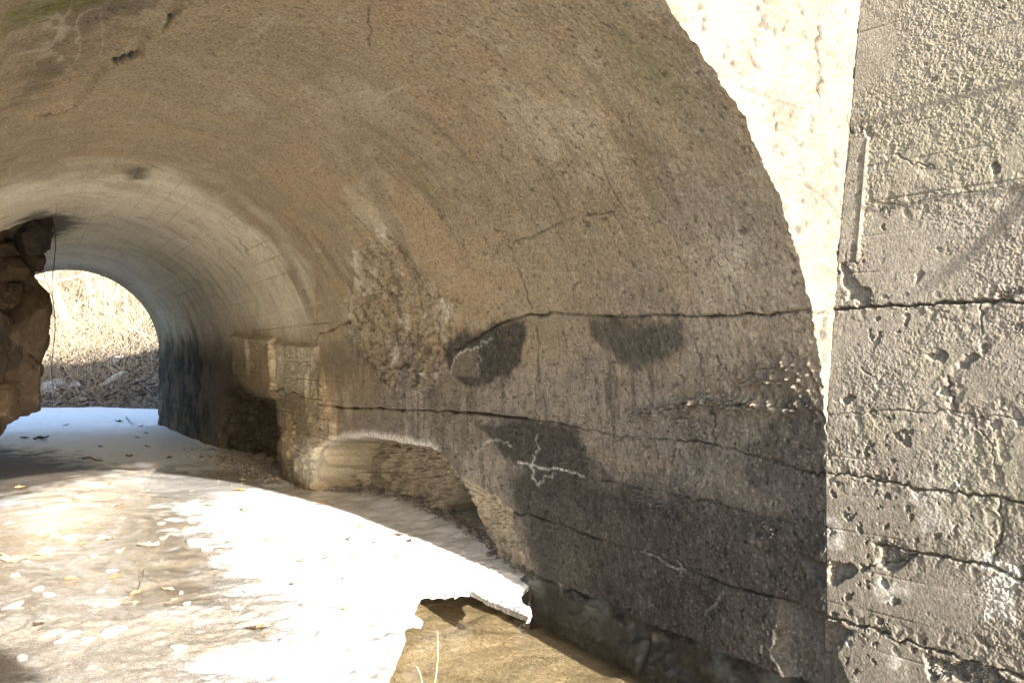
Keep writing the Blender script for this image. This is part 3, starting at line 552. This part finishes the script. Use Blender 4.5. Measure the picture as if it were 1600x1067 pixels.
    gx = (sd[i, j1]-sd[i, j0])/(Xg[i, j1]-Xg[i, j0]+1e-9); gy = (sd[i1, j]-sd[i0, j])/(Yg[i1, j]-Yg[i0, j]+1e-9); gl = np.sqrt(gx**2+gy**2)+1e-6; gx = gx/gl; gy = gy/gl; gl = 1.
    mv = np.clip(sd[i, j], -.03, .03); P[bv, 0] -= mv*gx/gl; P[bv, 1] -= mv*gy/gl
    # broken edge: a lip of ice about five centimetres thick
    E = {}
    for q in Qk[np.isin(Qk, bv).sum(1) >= 2]:
        for a, b in zip(q, np.roll(q, -1)):
            E[(min(a, b), max(a, b))] = E.get((min(a, b), max(a, b)), 0)+1
    bs = set(bv.tolist()); low = {}; ex = []; qs = []; base = len(P); gxy = dict(zip(bv.tolist(), zip(gx, gy)))
    for (a, b), c in E.items():
        if c == 1 and a in bs and b in bs:
            for v in (a, b):
                if v not in low:
                    low[v] = base+len(ex); ex.append((P[v, 0]+.022*gxy[v][0], P[v, 1]+.022*gxy[v][1], P[v, 2]-.04))
            qs.append((a, b, low[b], low[a]))
    P = np.vstack([P, np.array(ex)]); Qk = np.vstack([Qk, np.array(qs)])
    src = np.array(list(low.keys())); pad = lambda a: np.concatenate([a.ravel(), a.ravel()[src]])
    o = mesh_np('ice_sheet', P, Qk, M['ice'], dict(glaze=pad(.85*sst(13.2, 12.2, Yg)+.06), clean=np.clip(pad(np.maximum(clean, sst(13, 15, Yg))), 0, 1), snow=np.clip(pad(snow), 0, 1), dirt=np.clip(pad(dirt), 0, 1), wet=np.clip(pad(wet), 0, 1)))
    tag(o, kind='structure')
    from mathutils.interpolate import poly_3d_calc
    return lambda x, y: float(Z[np.argmin(np.abs(ry-y)), np.argmin(np.abs(Xg[np.argmin(np.abs(ry-y))]-x))])
ice_z = build_ice()
def build_water():
    x = np.linspace(.4, 3.6, 330); y = np.linspace(.2, 5.2, 420); X, Y = np.meshgrid(x, y, indexing='ij')
    q = X*.55+Y*.83; p = X*.83-Y*.55
    wv = .003*fbm(X*.75+Y*.3, Y*1.6-X*.5, 9, 3, 601)+.0008*fbm(p, q*2.2, 22, 3, 602)
    n = NT('stream_water'); tr = n.n.new('ShaderNodeBsdfTransparent'); gl = n.n.new('ShaderNodeBsdfGlossy'); mx = n.n.new('ShaderNodeMixShader'); 
    tr.inputs[0].default_value = (.95, .92, .84, 1); gl.inputs['Roughness'].default_value = .04
    b = n.bump(n.noise(38, 3, .6, n.scale((1, .5, 1)), 1.2), .004, .6)
    b = n.bump(n.noise(11, 3, .6, n.scale((1, .45, 1)), 1.), .02, .5, b); n.put(gl.inputs['Normal'], b); ge = n.n.new('ShaderNodeNewGeometry'); dt = n.n.new('ShaderNodeVectorMath'); dt.operation = 'DOT_PRODUCT'; n.put(dt.inputs[0], ge.outputs['Incoming']); n.put(dt.inputs[1], b)
    fz = n.math('POWER', n.math('SUBTRACT', 1., n.math('MINIMUM', n.math('ABSOLUTE', dt.outputs['Value']), 1.)), 5.)
    n.put(mx.inputs[0], n.math('ADD', n.math('MULTIPLY', fz, .95), .02)); n.put(mx.inputs[1], tr.outputs[0]); n.put(mx.inputs[2], gl.outputs[0]); n.put(n.out.inputs[0], mx.outputs[0])
    tag(mesh_np('stream_water', np.stack([X, Y, -.2+wv], -1), grid_q(*X.shape), n.m), kind='structure')
    n = NT('sandy_stream_bed'); co = n.scale((1, 1, 1)); a = n.noise(14, 6, .7, n.scale((1.4, .7, 1)), 1.5); bb = n.noise(90, 4, .7)
    caustic = n.noise(34, 4, .6, n.scale((1, 2.2, 1)), 2.5)  # caustic light ripples painted into the bed colour
    col = n.mix(n.mr(a, .35, .65), (.25, .195, .115), (.34, .28, .18)); col = n.mix(n.mr(n.noise(3, 5, .6), .5, .7, 0, .7), col, (.15, .11, .06)); col = n.mix(n.mr(caustic, .54, .60, 0, .75), col, (.56, .49, .35)); col = n.mix(n.mr(bb, .3, .6, .4, 0), col, (.09, .06, .03))
    n.done(col, .95, n.bump(a, .03, .8))
    x = np.linspace(-.2, 4, 140); y = np.linspace(-1, 6, 200); X, Y = np.meshgrid(x, y, indexing='ij')
    tag(mesh_np('stream_bed', np.stack([X, Y, -.33+.03*fbm(X, Y, 3, 4, 603)], -1), grid_q(*X.shape), n.m), kind='structure')
build_water()
# snowy ground round and behind the camera
def build_ground():
    x = np.linspace(-60, 60, 160); y = np.linspace(-80, .3, 130); X, Y = np.meshgrid(x, y, indexing='ij')
    Z = .03*fbm(X, Y, .6, 4, 701)-.01-.04*sst(-.4, .3, Y); Z = np.where(X > 3.9, Z+np.clip(X-3.9, 0, 6)*.45, Z); Z = np.where(X < -6, Z+np.clip(-6-X, 0, 12)*.3, Z)
    n = NT('snowy_ground'); n.done(n.mix(n.mr(n.noise(.8, 6, .65), .45, .6), (.78, .79, .80), (.42, .34, .24)), .8, n.bump(n.noise(6, 5, .7), .05, .6))
    tag(mesh_np('ground', np.stack([X, Y, Z], -1), grid_q(*X.shape), n.m), kind='structure')
build_ground()

# ------------------------------------------------------------------ left side: mass of rubble under the vault
def rock_mesh(seed, sub=4, cuts=7, amp=.10):
    import bmesh
    bm = bmesh.new(); bmesh.ops.create_icosphere(bm, subdivisions=sub, radius=1); r = np.random.default_rng(seed)
    V = np.array([v.co[:] for v in bm.verts])
    for k in range(cuts):
        nn = r.normal(size=3); nn /= np.linalg.norm(nn); o = r.uniform(.55, .85); dd = V@nn-o; V -= np.where(dd > 0, dd*.99, 0)[:, None]*nn
    V *= 1+amp*(fbm(V[:, 0]+seed, V[:, 1]+V[:, 2]*.7, 1.6, 4, seed)+.5*fbm(V[:, 2]+seed, V[:, 1]-V[:, 0]*.6, 4, 3, seed+3))[:, None]
    if sub > 3:
        q = V[:, 0]*.8+V[:, 1]*.6+seed; t = V[:, 2]-V[:, 1]*.5; V *= (1.06-.20*np.abs(fbm(q, t, 1.5, 5, seed+5, .6))-.05*np.abs(fbm(q, t, 9, 3, seed+6)))[:, None]
    for v, c in zip(bm.verts, V): v.co = c
    for f in bm.faces: f.smooth = True
    me = bpy.data.meshes.new('stone'); bm.to_mesh(me); bm.free(); return me
def build_rubble():
    yp = 11.9
    at = lambda u, v, y: (lambda d: d*(y/d[1])+np.array((0, 0, H)))(ray([(u, v)])[0])
    root = thing('rubble_mass', 'dark mass of rough brown boulders bulging under the vault at the left edge', 'rubble', tuple(at(-40, 700, yp+.5)))
    edge = [(74, 348), (75, 400), (66, 440), (64, 470), (74, 492), (77, 530), (74, 572), (60, 596), (40, 640), (0, 672), (-60, 720), (-140, 760)]
    # core: the mortar and small fill between the stones
    rowsv = np.interp(np.linspace(0, 1, 90), np.linspace(0, 1, len(edge)), [e[1] for e in edge]); rowsu = np.interp(np.linspace(0, 1, 90), np.linspace(0, 1, len(edge)), [e[0] for e in edge])
    V = []
    for i, (v, u) in enumerate(zip(rowsv, rowsu)):
        e = at(u-16, v, yp); rw = []
        if i == 0: e[2] += .5
        for k in range(60):
            a = k/59*math.pi; rr = 2.3; x = e[0]-rr*(1-math.cos(a*.5)) if 0 else e[0]-1.6+1.6*math.cos(a-math.pi/2+math.pi*.0) ; y = yp+.8+1.2*math.sin(a-math.pi/2)
            rw.append((x, y, e[2]))
        V.append(rw)
    V = np.array(V); nz = fbm(V[..., 1]*1.0+V[..., 0], V[..., 2], 4, 5, 801, .6); V[..., 0] += .07*nz; V[..., 1] -= .12*nz
    V[..., 1] += .42; part(mesh_np('core', V, grid_q(90, 60), M['mortar']), root)
    spec = [(52, 366, 26, 30, 0), (10, 392, 20, 13, -.1), (20, 424, 24, 22, -.15), (50, 442, 13, 14, -.05), (58, 408, 15, 17, .05), (46, 512, 30, 62, -.1), (6, 545, 32, 60, -.3), (58, 545, 17, 36, 0.1), (40, 600, 32, 40, -.1), (8, 632, 30, 34, -.25), (14, 468, 24, 24, -.1), (-30, 420, 30, 40, -.2), (-40, 500, 34, 46, -.3),
            (-45, 590, 36, 46, -.35), (-40, 668, 40, 40, -.3), (22, 350, 30, 26, .1), (-4, 352, 26, 26, -.05), (66, 350, 18, 18, .15), (-30, 355, 30, 30, -.1), (30, 560, 18, 26, -.2), (-5, 480, 18, 18, -.25), (62, 470, 9, 14, .05), (66, 580, 9, 12, .1), (30, 452, 12, 12, -.2), (-90, 560, 60, 70, -.2), (-95, 440, 60, 70, -.1), (-110, 680, 60, 60, -.1)]
    for k, (u, v, ru, rv, dy) in enumerate(spec):
        me = rock_mesh(900+k, 5, 15, .10); p = at(u-6, v, yp+dy-.05); s = p[1]/F/.855*.93
        o = link('stone', me, M['rock']); o.location = p; o.scale = (ru*s*1.03, (ru+rv)*s*.62, rv*s*1.03); o.rotation_euler = (0, rng.uniform(-.25, .25), 0)
        part(o, root)
build_rubble()

# ------------------------------------------------------------------ loose things under the vault
def chips(name, spots, n, size, mat, seed, label, cat):
    r = np.random.default_rng(seed); V = []; Fc = []
    for _ in range(n):
        q, sprd = spots[r.integers(len(spots))]; a, b = np.array(q[0]), np.array(q[1]); p = a+(b-a)*r.random()+r.normal(0, sprd, 2)
        s = size*r.lognormal(0, .55); z = ice_z(*p)+s*.2+abs(r.normal(0, size*1.2)); b0 = len(V)
        pts = r.normal(size=(8, 3)); pts = pts/np.linalg.norm(pts, axis=1)[:, None]*s*np.array([1, 1, .6])
        cube = np.array([[x, y, zz] for x in (-1, 1) for y in (-1, 1) for zz in (-1, 1)])*s*np.array([.6, .5, .35])+pts*.35
        an = r.random()*6.3; c, sn = math.cos(an), math.sin(an); cube[:, :2] = cube[:, :2]@np.array([[c, sn], [-sn, c]])
        V += [tuple(v+(p[0], p[1], z)) for v in cube]; Fc += [tuple(b0+i for i in f) for f in ((0, 1, 3, 2), (4, 6, 7, 5), (0, 4, 5, 1), (2, 3, 7, 6), (0, 2, 6, 4), (1, 5, 7, 3))]
    return tag(mesh_np(name, V, Fc, mat, smooth=False), label, cat, kind='stuff')
E2 = lambda *p: on_level(p)
chips('rubble_debris', [(E2((560, 765), (640, 780)), .10), (E2((640, 790), (700, 815)), .05), (E2((700, 816), (825, 893)), .03), (E2((600, 772), (640, 788)), .06), (E2((350, 712), (450, 755)), .22), (E2((460, 762), (560, 770)), .05), (E2((345, 700), (440, 730)), .35)], 5200, .0095, M['debris'], 11, 'loose crumbs of broken concrete along the foot of the washed out wall', 'debris')

def leaf_mesh(seed):
    r = np.random.default_rng(seed); n = 22; V = [(0, 0, .004)]; rings = 3
    lob = 5; out = []
    for k in range(n):
        a = k/n*2*math.pi; rad = .62+.30*abs(math.cos(a*lob/2))**.7+.12*r.normal(); out.append((math.cos(a)*rad*1.15, math.sin(a)*rad*.8))
    cu, cv = r.uniform(-.5, .7), r.uniform(.1, .9); Fc = []
    for q in range(1, rings+1):
        for x, y in out:
            x, y = x*q/rings, y*q/rings; V.append((x, y, .5*cu*x*x+.6*cv*y*y+.05*r.normal()))
    for k in range(n): Fc.append((0, 1+k, 1+(k+1) % n))
    for q in range(rings-1):
        for k in range(n): a = 1+q*n; Fc.append((a+k, a+n+k, a+n+(k+1) % n, a+(k+1) % n))
    b = len(V); V += [(-1.9, .03, .25), (-1.9, -.03, .25), (-.8, -.03, .1), (-.8, .03, .1)]; Fc.append((b, b+1, b+2, b+3))
    me = bpy.data.meshes.new('dry_leaf'); me.from_pydata(V, [], Fc); me.polygons.foreach_set('use_smooth', [True]*len(Fc)); return me
leaves = [leaf_mesh(k) for k in range(7)]
def put(name, me, mat, u, v, px, label, cat, group=None, lift=.004, flat=1.):
    x, y = on_level([(u, v)])[0]; z = ice_z(x, y); s = px/F*math.hypot(x, y)*(1.15 if cat == 'leaf' else .93)
    key = (me.name, mat.name)
    if key not in put.c:
        m2 = me.copy(); m2.materials.clear(); m2.materials.append(mat); put.c[key] = m2
    o = bpy.data.objects.new(name, put.c[key]); C.objects.link(o); o.location = (x, y, z+lift+.1*s*(flat > .5)); o.scale = (s, s, s*flat)
    o.rotation_euler = (rng.uniform(-.25, .25), rng.uniform(-.25, .25), rng.uniform(0, 6.28)); return tag(o, label, cat, group)
put.c = {}
def dl(u, v, px, mat, label, group=None, k=None): return put('dry_leaf', leaves[int(rng.integers(7)) if k is None else k], M[mat], u, v, px, label, 'leaf', group)
dl(503, 788, 10, 'leaf', 'curled orange leaf at the edge of the sunlight near the wall pier')
dl(562, 823, 8, 'leaf', 'flat reddish leaf on white ice below the curved shadow edge')
dl(524, 949, 8, 'leaf', 'upright golden leaf on the bright snow left of the water')
dl(402, 985, 14, 'leafdark', 'dark crumpled leaf in a hollow of the crusted snow')
dl(405, 980, 9, 'leaf', 'tan leaf lying over the dark crumpled leaf in the snow')
dl(452, 1008, 8, 'leafpale', 'yellowish torn leaf on the crusted snow right of the dark one')
dl(233, 851, 13, 'leafpale', 'pale lobed leaf in the middle of the tan wet ice')
dl(257, 840, 9, 'leafpale', 'small bleached leaf just above the pale lobed one')
dl(165, 840, 10, 'leafpale', 'bleached leaf with a dark underside on the dirty ice')
dl(262, 920, 10, 'leafpale', 'white leaf in the brown thaw patch')
dl(20, 878, 16, 'leafpale', 'broad cream leaf at the left edge of the picture')
dl(60, 983, 9, 'leafdark', 'dark leaf in the shadow in the bottom left corner')
dl(67, 683, 9, 'leafdark', 'dark brown leaf on the snow below the boulders')
dl(38, 681, 6, 'leafdark', 'small dark leaf left of the larger one on the snow below the boulders')
GA, GB, GC = 'pale dry leaves scattered on the dirty ice', 'small dark leaves on the shaded snow', 'small brown leaves on the white sunlit snow'
for u, v in ((200, 740), (182, 790), (120, 785), (300, 770), (245, 815), (150, 870), (190, 862), (110, 905), (35, 760), (110, 780), (345, 830), (290, 828), (330, 790), (180, 905), (215, 940), (150, 955), (212, 925), (60, 870), (70, 845), (100, 830), (420, 845), (385, 795), (470, 880), (165, 756), (230, 770), (310, 808), (60, 795), (20, 820), (140, 820), (90, 890), (375, 770), (270, 942), (25, 905), (130, 850)):
    dl(u+rng.uniform(-4, 4), v+rng.uniform(-3, 3), rng.uniform(4, 9), 'leafpale' if rng.random() < .7 else 'leaf', 'small pale dry leaf lying on the tan dirty ice', GA)
for u, v in ((160, 697), (232, 697), (262, 716), (200, 715), (230, 676), (215, 680), (126, 715), (290, 738), (395, 742), (415, 738), (190, 655), (345, 722), (105, 660), (220, 663), (585, 848), (625, 838)):
    dl(u+rng.uniform(-4, 4), v+rng.uniform(-2, 2), rng.uniform(3, 5.5), 'leafdark', 'small dark dead leaf on the shaded snow by the wall', GB)
for u, v in ((508, 877), (524, 885), (548, 845), (552, 866), (600, 960), (400, 910), (380, 925), (455, 915), (470, 948), (580, 978), (540, 955), (620, 870), (640, 845), (430, 850)):
    dl(u, v, rng.uniform(3, 5), 'leaf' if rng.random() < .6 else 'leafdark', 'small brown leaf fragment on the white sunlit snow', GC)
rocks = [rock_mesh(950+k, 2, 5, .2) for k in range(4)]
put('pebble', rocks[0], M['pebble'], 547, 845, 5, 'single grey pebble on white ice below the orange leaf', 'pebble')
put('pebble', rocks[1], M['pebble'], 283, 925, 4, 'dark pebble in the brown thaw patch beside the white leaf', 'pebble')
put('pebble', rocks[2], M['pebble'], 33, 1030, 9, 'black stone in the shaded corner of the ice', 'pebble')
put('pebble', rocks[3], M['pebble'], 538, 905, 4, 'small dark pebble near the jagged ice edge', 'pebble')
GK = 'broken lumps of concrete lying at the foot of the wall'
for k, (u, v, s, lb) in enumerate(((606, 771, 13, None), (628, 768, 16, 'largest grey lump of broken concrete at the back of the wall hollow'), (585, 768, 9, None), (655, 796, 11, None), (690, 812, 8, None), (430, 722, 16, 'dark lump of concrete in the shaded bay beside the pier'), (405, 716, 14, None), (645, 784, 14, None), (745, 842, 8, None), (560, 766, 8, None))):
    put('concrete_lump', rocks[k % 4], M['debris'], u, v, s, lb or 'small grey lump of broken concrete on the ice edge under the wall', 'rubble', GK, 0, .6)
GS = 'lumps of crusted snow on the dirty ice'
for u, v, s, lb in ((80, 932, 12, 'round white snow lump standing alone on the tan ice at left'), (293, 945, 7, 'small round snow lump at the lower edge of the brown thaw patch'), (115, 990, 18, 'broad low snow lump near the shaded corner'), (110, 840, 14, 'flat snow lump among pale leaves on the tan ice'),
                    (180, 988, 20, None), (140, 998, 12, None), (60, 920, 10, None), (175, 945, 12, None), (315, 843, 22, None), (250, 818, 8, None), (20, 950, 16, None), (95, 1000, 10, None), (160, 925, 9, None), (325, 855, 12, None), (280, 1010, 16, None), (75, 857, 12, None), (175, 890, 9, None)):
    put('snow_lump', rocks[int(rng.integers(4))], M['snowlump'], u, v, s, lb or 'low lump of crusted white snow on the tan dirty ice', 'snow', GS, 0, .3)
def twig(px, r0, z0=.006, label='', mat='dkbark', name='twig', rise=None, group=None):
    P = on_level(px); mb = MB(); pts = [(x, y, ice_z(x, y)+z0+(rise[i] if rise else 0)) for i, (x, y) in enumerate(P)]; mb.tube(pts, [r0*(1-.6*i/len(pts)) for i in range(len(pts))], 5)
    return tag(mb.build(name, M[mat]), label, 'twig', group)
twig([(197, 650), (202, 656), (209, 661)], .012, .02, 'thin dark twig lying on the far snow near the tunnel exit')
twig([(130, 718), (140, 715), (150, 721), (160, 722)], .014, .02, 'bent dark twig on the wet ground beside the shadow edge')
twig([(217, 920), (222, 912), (224, 902)], .004, .01, 'short upright grey twig in the brown thaw patch', rise=[0, .03, .05])
twig([(505, 948), (530, 945), (560, 946)], .004, .006, 'long thin tan twig lying on the bright snow', 'reed')
def stem(u0, v0, u1, v1, lean, label):
    x, y = on_level([(u0, v0)], -.2)[0]; d = ray([(u1, v1)])[0]; t = (y+lean)/d[1]; tp = d*t+np.array((0, 0, H)); mb = MB(); pts = []
    for k in range(9): s = k/8; pts.append((x+(tp[0]-x)*s+.012*math.sin(s*3), y+(tp[1]-y)*s, -.22+(tp[2]+.22)*s))
    mb.tube(pts, [.0035*(1-.5*k/8) for k in range(9)], 5); tag(mb.build('grass_stem', M['reed']), label, 'grass stem')
stem(678, 1072, 683, 985, .03, 'tall pale dry grass stem standing in the stream')
stem(660, 1072, 650, 1040, .03, 'short pale dry grass stem leaning left in the stream')
def hanging_wire():
    d = ray([(84, 372)])[0]; top = hit([(84, 372)], g_vault)[0]; y = 12.6; top = ray([(84, 368)])[0]*(y/ray([(84, 368)])[0][1])+np.array((0, 0, H))
    R, cz, cx = sec(y); top[2] = cz+math.sqrt(R*R-(top[0]-cx)**2)-.01; mb = MB(); L = 2.2
    mb.tube([(top[0]+.02*math.sin(k*.9)+.012*k/12, y, top[2]-L*k/14) for k in range(15)], .006, 5); tag(mb.build('hanging_wire', M['wire']), 'thin dark wire dangling from the vault beside the boulders', 'wire')
hanging_wire()

# ------------------------------------------------------------------ beyond the far end: bank, hillside, brush and trees
def hill(X, Y):
    ft = np.interp(X, [-30, -4, 0, 2.2, 3.8, 6, 12], [40, 33.5, 30.3, 29.3, 26.8, 22.5, 21.5])
    t = Y-ft+.5*fbm(X, Y, .5, 3, 811)
    z = np.clip(t, 0, 3.4)*.42+np.clip(t-3.4, 0, 24)*.27+np.clip(t-27.4, 0, 50)*.06
    return np.where(t < 0, -.12-.05*np.clip(-t, 0, 3), -.12+z)+.10*fbm(X, Y, 1.4, 4, 812)*sst(0, 1, t)
def hz(x, y): return float(hill(np.array([x]), np.array([y]))[0])
def build_hill():
    x = np.linspace(-34, 46, 330); y = np.concatenate([np.linspace(YF-.2, 40, 170), np.linspace(40, 130, 60)[1:]]); X, Y = np.meshgrid(x, y, indexing='ij')
    n = NT('hillside_ground'); n.done(n.mix(n.mr(n.noise(5, 6, .7), .35, .65), n.mix(n.mr(n.noise(.4, 4, .6), .4, .6), (.27, .215, .15), (.23, .175, .125)), (.15, .11, .08)), .95, n.bump(n.noise(9, 6, .75), .12, .9))
    tag(mesh_np('hillside', np.stack([X, Y, hill(X, Y)], -1), grid_q(*X.shape), n.m), kind='structure')
build_hill()
def scatter(name, n, box, size, mat, seed, label, cat, keep=lambda x, y: True, tilt=.5):
    r = np.random.default_rng(seed); x = r.uniform(box[0], box[1], n); y = r.uniform(box[2], box[3], n); z = hill(x, y)+.01; ok = (z > -.10) & keep(x, y); x, y, z = x[ok], y[ok], z[ok]; n = len(x)
    s = size*r.lognormal(0, .4, n); a = r.uniform(0, 6.28, n); u = np.stack([np.cos(a), np.sin(a), r.normal(0, tilt, n)], 1)*s[:, None]; v = np.stack([-np.sin(a), np.cos(a), r.normal(0, tilt, n)], 1)*s[:, None]*.6
    c = np.stack([x, y, z+np.abs(r.normal(0, .06, n))], 1); V = np.stack([c-u, c+v, c+u, c-v], 1)
    return tag(mesh_np(name, V, np.arange(n*4).reshape(n, 4), mat, smooth=False), label, cat, kind='stuff')
scatter('leaf_litter', 42000, (-3, 9, 22, 40), .05, M['litter'], 21, 'brown leaf litter covering the shaded bank beyond the far opening', 'leaf litter')
def stalks(name, n, gen, mat, label, cat):
    mb = MB()
    for k in range(n):
        pts, r = gen(); mb.tube(pts, [r*(1-.7*i/(len(pts)-1)) for i in range(len(pts))], 4, False)
    return tag(mb.build(name, mat), label, cat, kind='stuff')
def reed():
    x, y = random.choice((2.2, 3.0, 3.3, 4.3))+random.gauss(0, .22), random.uniform(33.5, 37); h = random.uniform(1.6, 3.4); lx, ly = random.gauss(0, .25), random.gauss(0, .2); z = hz(x, y)
    return [(x+lx*s*s*h*.4, y+ly*s*s*h*.4, z+h*s) for s in (0, .35, .7, 1)], .010
stalks('dry_reeds', 34, reed, M['reed'], 'tall pale dry reed stems standing in the sun behind the bank', 'reeds')
def brush():
    x, y = random.uniform(-1.5, 8), random.uniform(29.5, 46); h = random.choice((.6, 1., 1.6, 2.6))*random.uniform(.7, 1.3); a = random.uniform(0, 6.28); k = random.uniform(.3, 1.4); z = hz(x, y)
    return [(x+math.cos(a)*k*s*h+random.gauss(0, .04), y+math.sin(a)*k*s*h, z+h*(s-.55*k*s*s*.6)) for s in (0, .25, .5, .75, 1)], .011
stalks('brush', 3600, brush, M['twig'], 'tangled dry brush and brambles on the sunlit hillside', 'brush')
def grow(mb, p, d, L, r, depth, spread=.6, kids=3):
    pts = [Vector(p)]; rr = [r]; d = Vector(d).normalized(); n = 5
    for k in range(n):
        d = (d+Vector((random.gauss(0, .07), random.gauss(0, .07), random.gauss(.015, .06)))).normalized(); pts.append(pts[-1]+d*(L/n)); rr.append(r*(1-.55*(k+1)/n))
    mb.tube(pts, rr, 7 if r > .06 else 4, False)
    if depth <= 0: return
    for _ in range(kids):
        i = random.randint(2, n); s = Vector((random.gauss(0, 1), random.gauss(0, 1), random.gauss(.25, .7))).normalized()
        grow(mb, pts[i], d*(1-spread)+s*spread, L*random.uniform(.5, .75), rr[i]*random.uniform(.5, .75), depth-1, spread, kids)
def bare_tree(x, y, h, r, lean, label, mat='bark', depth=4, kids=3, group=None, z=None):
    z = hz(x, y)-.1 if z is None else z; root = thing('bare_tree', label, 'tree', (x, y, z), group); t = MB(); pts = []; rr = []
    for k in range(8): s = k/7; pts.append((lean[0]*s+.06*math.sin(s*4+x), lean[1]*s, h*.55*s)); rr.append(r*(1.25-.25*min(1, s*4))*(1-.5*s))
    t.tube(pts, rr, 10); part(t.build('trunk', M[mat]), root).location = (0, 0, 0)
    b = MB(); d0 = Vector(pts[-1])-Vector(pts[-2])
    for k in range(3): grow(b, pts[-1], d0.normalized()+Vector((random.gauss(0, .35), random.gauss(0, .35), .1)), h*.3, rr[-1]*.8, depth-1, .55, kids)
    for k in range(5): i = random.randint(3, 6); grow(b, pts[i], (random.gauss(0, 1), random.gauss(0, 1), .5), h*.22, rr[i]*.45, depth-2, .55, kids)
    o = b.build('crown', M[mat]); o.parent = root; return root
GT = 'slender bare trees on the hillside beyond the tunnel'
bare_tree(2.0, 37, 9, .20, (-1.5, 0), 'pale thick leaning tree seen through the left half of the far opening', 'bark')
bare_tree(3.1, 39, 10, .17, (-1.3, .3), 'second pale leaning tree just right of the thick one in the far opening', 'bark')
bare_tree(6.6, 40, 9, .14, (.4, 0), 'dark bare tree behind the reeds near the right side of the far opening', 'dkbark')
for k in range(22):
    y = random.uniform(38, 66); x = random.uniform(-.02*y-1, .19*y); bare_tree(x, y, random.uniform(5, 10), random.uniform(.05, .11), (random.gauss(0, .6), random.gauss(0, .4)), 'slender bare tree among the brush on the sunlit hillside', 'dkbark' if k % 3 == 0 else 'twig', 4, 3, GT)
def logs():
    for (x, y, a, L, r, lb) in ((4.4, 36.5, -.5, 2.6, .10, 'fallen dark log slanting across the sunlit hillside'), (1.6, 33.6, .35, 2.0, .07, 'thin fallen branch on the bank by the snow patch'), (7.0, 41, .1, 2.6, .16, 'fallen pale log high on the right of the hillside')):
        mb = MB(); pts = [(x+math.cos(a)*L*s, y+.3*s, hz(x+math.cos(a)*L*s, y+.3*s)+r+.15+.9*max(0, -math.sin(a))*(1-s)) for s in (-.5, -.2, .1, .5)]; mb.tube(pts, [r, r*.9, r*.8, r*.6], 8); tag(mb.build('fallen_log', M['dkbark']), lb, 'log')
logs()
def snow_patch(u, v, w_, d_, label):
    D = ray([(u, v)])[0]; t = 24.
    while t < 60 and (D*t)[2]+H > hz(*(D*t)[:2]): t += .05
    cx_, cy_ = (D*t)[:2]; n = 26; x = np.linspace(-1, 1, n); X, Y = np.meshgrid(x, x, indexing='ij'); e = 1-np.hypot(X, Y)+.35*fbm(X+u, Y+v, 2, 3, 31)
    PX = cx_+X*w_; PY = cy_+Y*d_; Z = hill(PX, PY)+np.where(e > 0, .12*np.sqrt(np.clip(e, 0, 1)), -.3)
    tag(mesh_np('snow_patch', np.stack([PX, PY, Z], -1), grid_q(n, n), M['snowlump']), label, 'snow')
snow_patch(80, 606, .5, .45, 'bright snow patch on the bank just right of the boulders')
snow_patch(118, 602, .22, .2, 'smaller snow patch on the shaded bank')
snow_patch(178, 592, .5, .12, 'thin strip of snow in the middle of the shaded bank')
snow_patch(184, 562, .22, .25, 'small sunlit snow patch at the foot of the reeds')

# ------------------------------------------------------------------ tree and added trunk-shaped blocker behind the camera whose shadows fall into the picture
def shade_casters():
    root = thing('bare_tree', 'bare tree growing behind the wing wall, its limbs shading it', 'tree', (5.6, -3.6, .8)); t = MB()
    t.tube([(0, 0, -.6), (.05, .1, 1.5), (-.05, .15, 3.2), (.1, .1, 6)], [.17, .14, .11, .06], 10); tr = t.build('trunk', M['dkbark'], root)
    b = MB()
    for px, L, r in (([(1335, 195), (1450, 165), (1600, 130)], 1.3, .007), ([(1340, 327), (1470, 310), (1610, 290)], 1.3, .006), ([(1480, 425), (1545, 370), (1620, 300)], 2.4, .013)):
        P = hit(px, g_wing); pts = [Vector(p)+SUN*L-Vector(root.location) for p in P]; b.tube([pts[0]+(pts[0]-pts[1])*.6]+pts+[pts[-1]+(pts[-1]-pts[-2])*1.0, Vector((.02, .12, pts[-1].z+.3))], [r*.4, r*.6, r*.8, r, r*1.2, r*2.2], 6)
    for k in range(5): grow(b, (0, .12, 3.+k*.5), (random.uniform(.3, 1), random.gauss(-.4, .4), .5), 1.6, .035, 2)
    b.build('crown', M['dkbark'], root)
    s = thing('shadow_occluder', 'unseen trunk-shaped stump standing behind the camera', 'occluder', (-.07, -2.6, .02)); m = MB()  # added upright trunk shape, casts the photographer's shadow into the corner
    m.tube([(0, 0, 0), (.02, 0, 1.0), (-.03, .02, 1.8), (.04, 0, 2.3), (.1, 0, 2.45)], [.42, .36, .35, .3, .1], 14); m.build('trunk', M['dkbark'], s)
shade_casters()
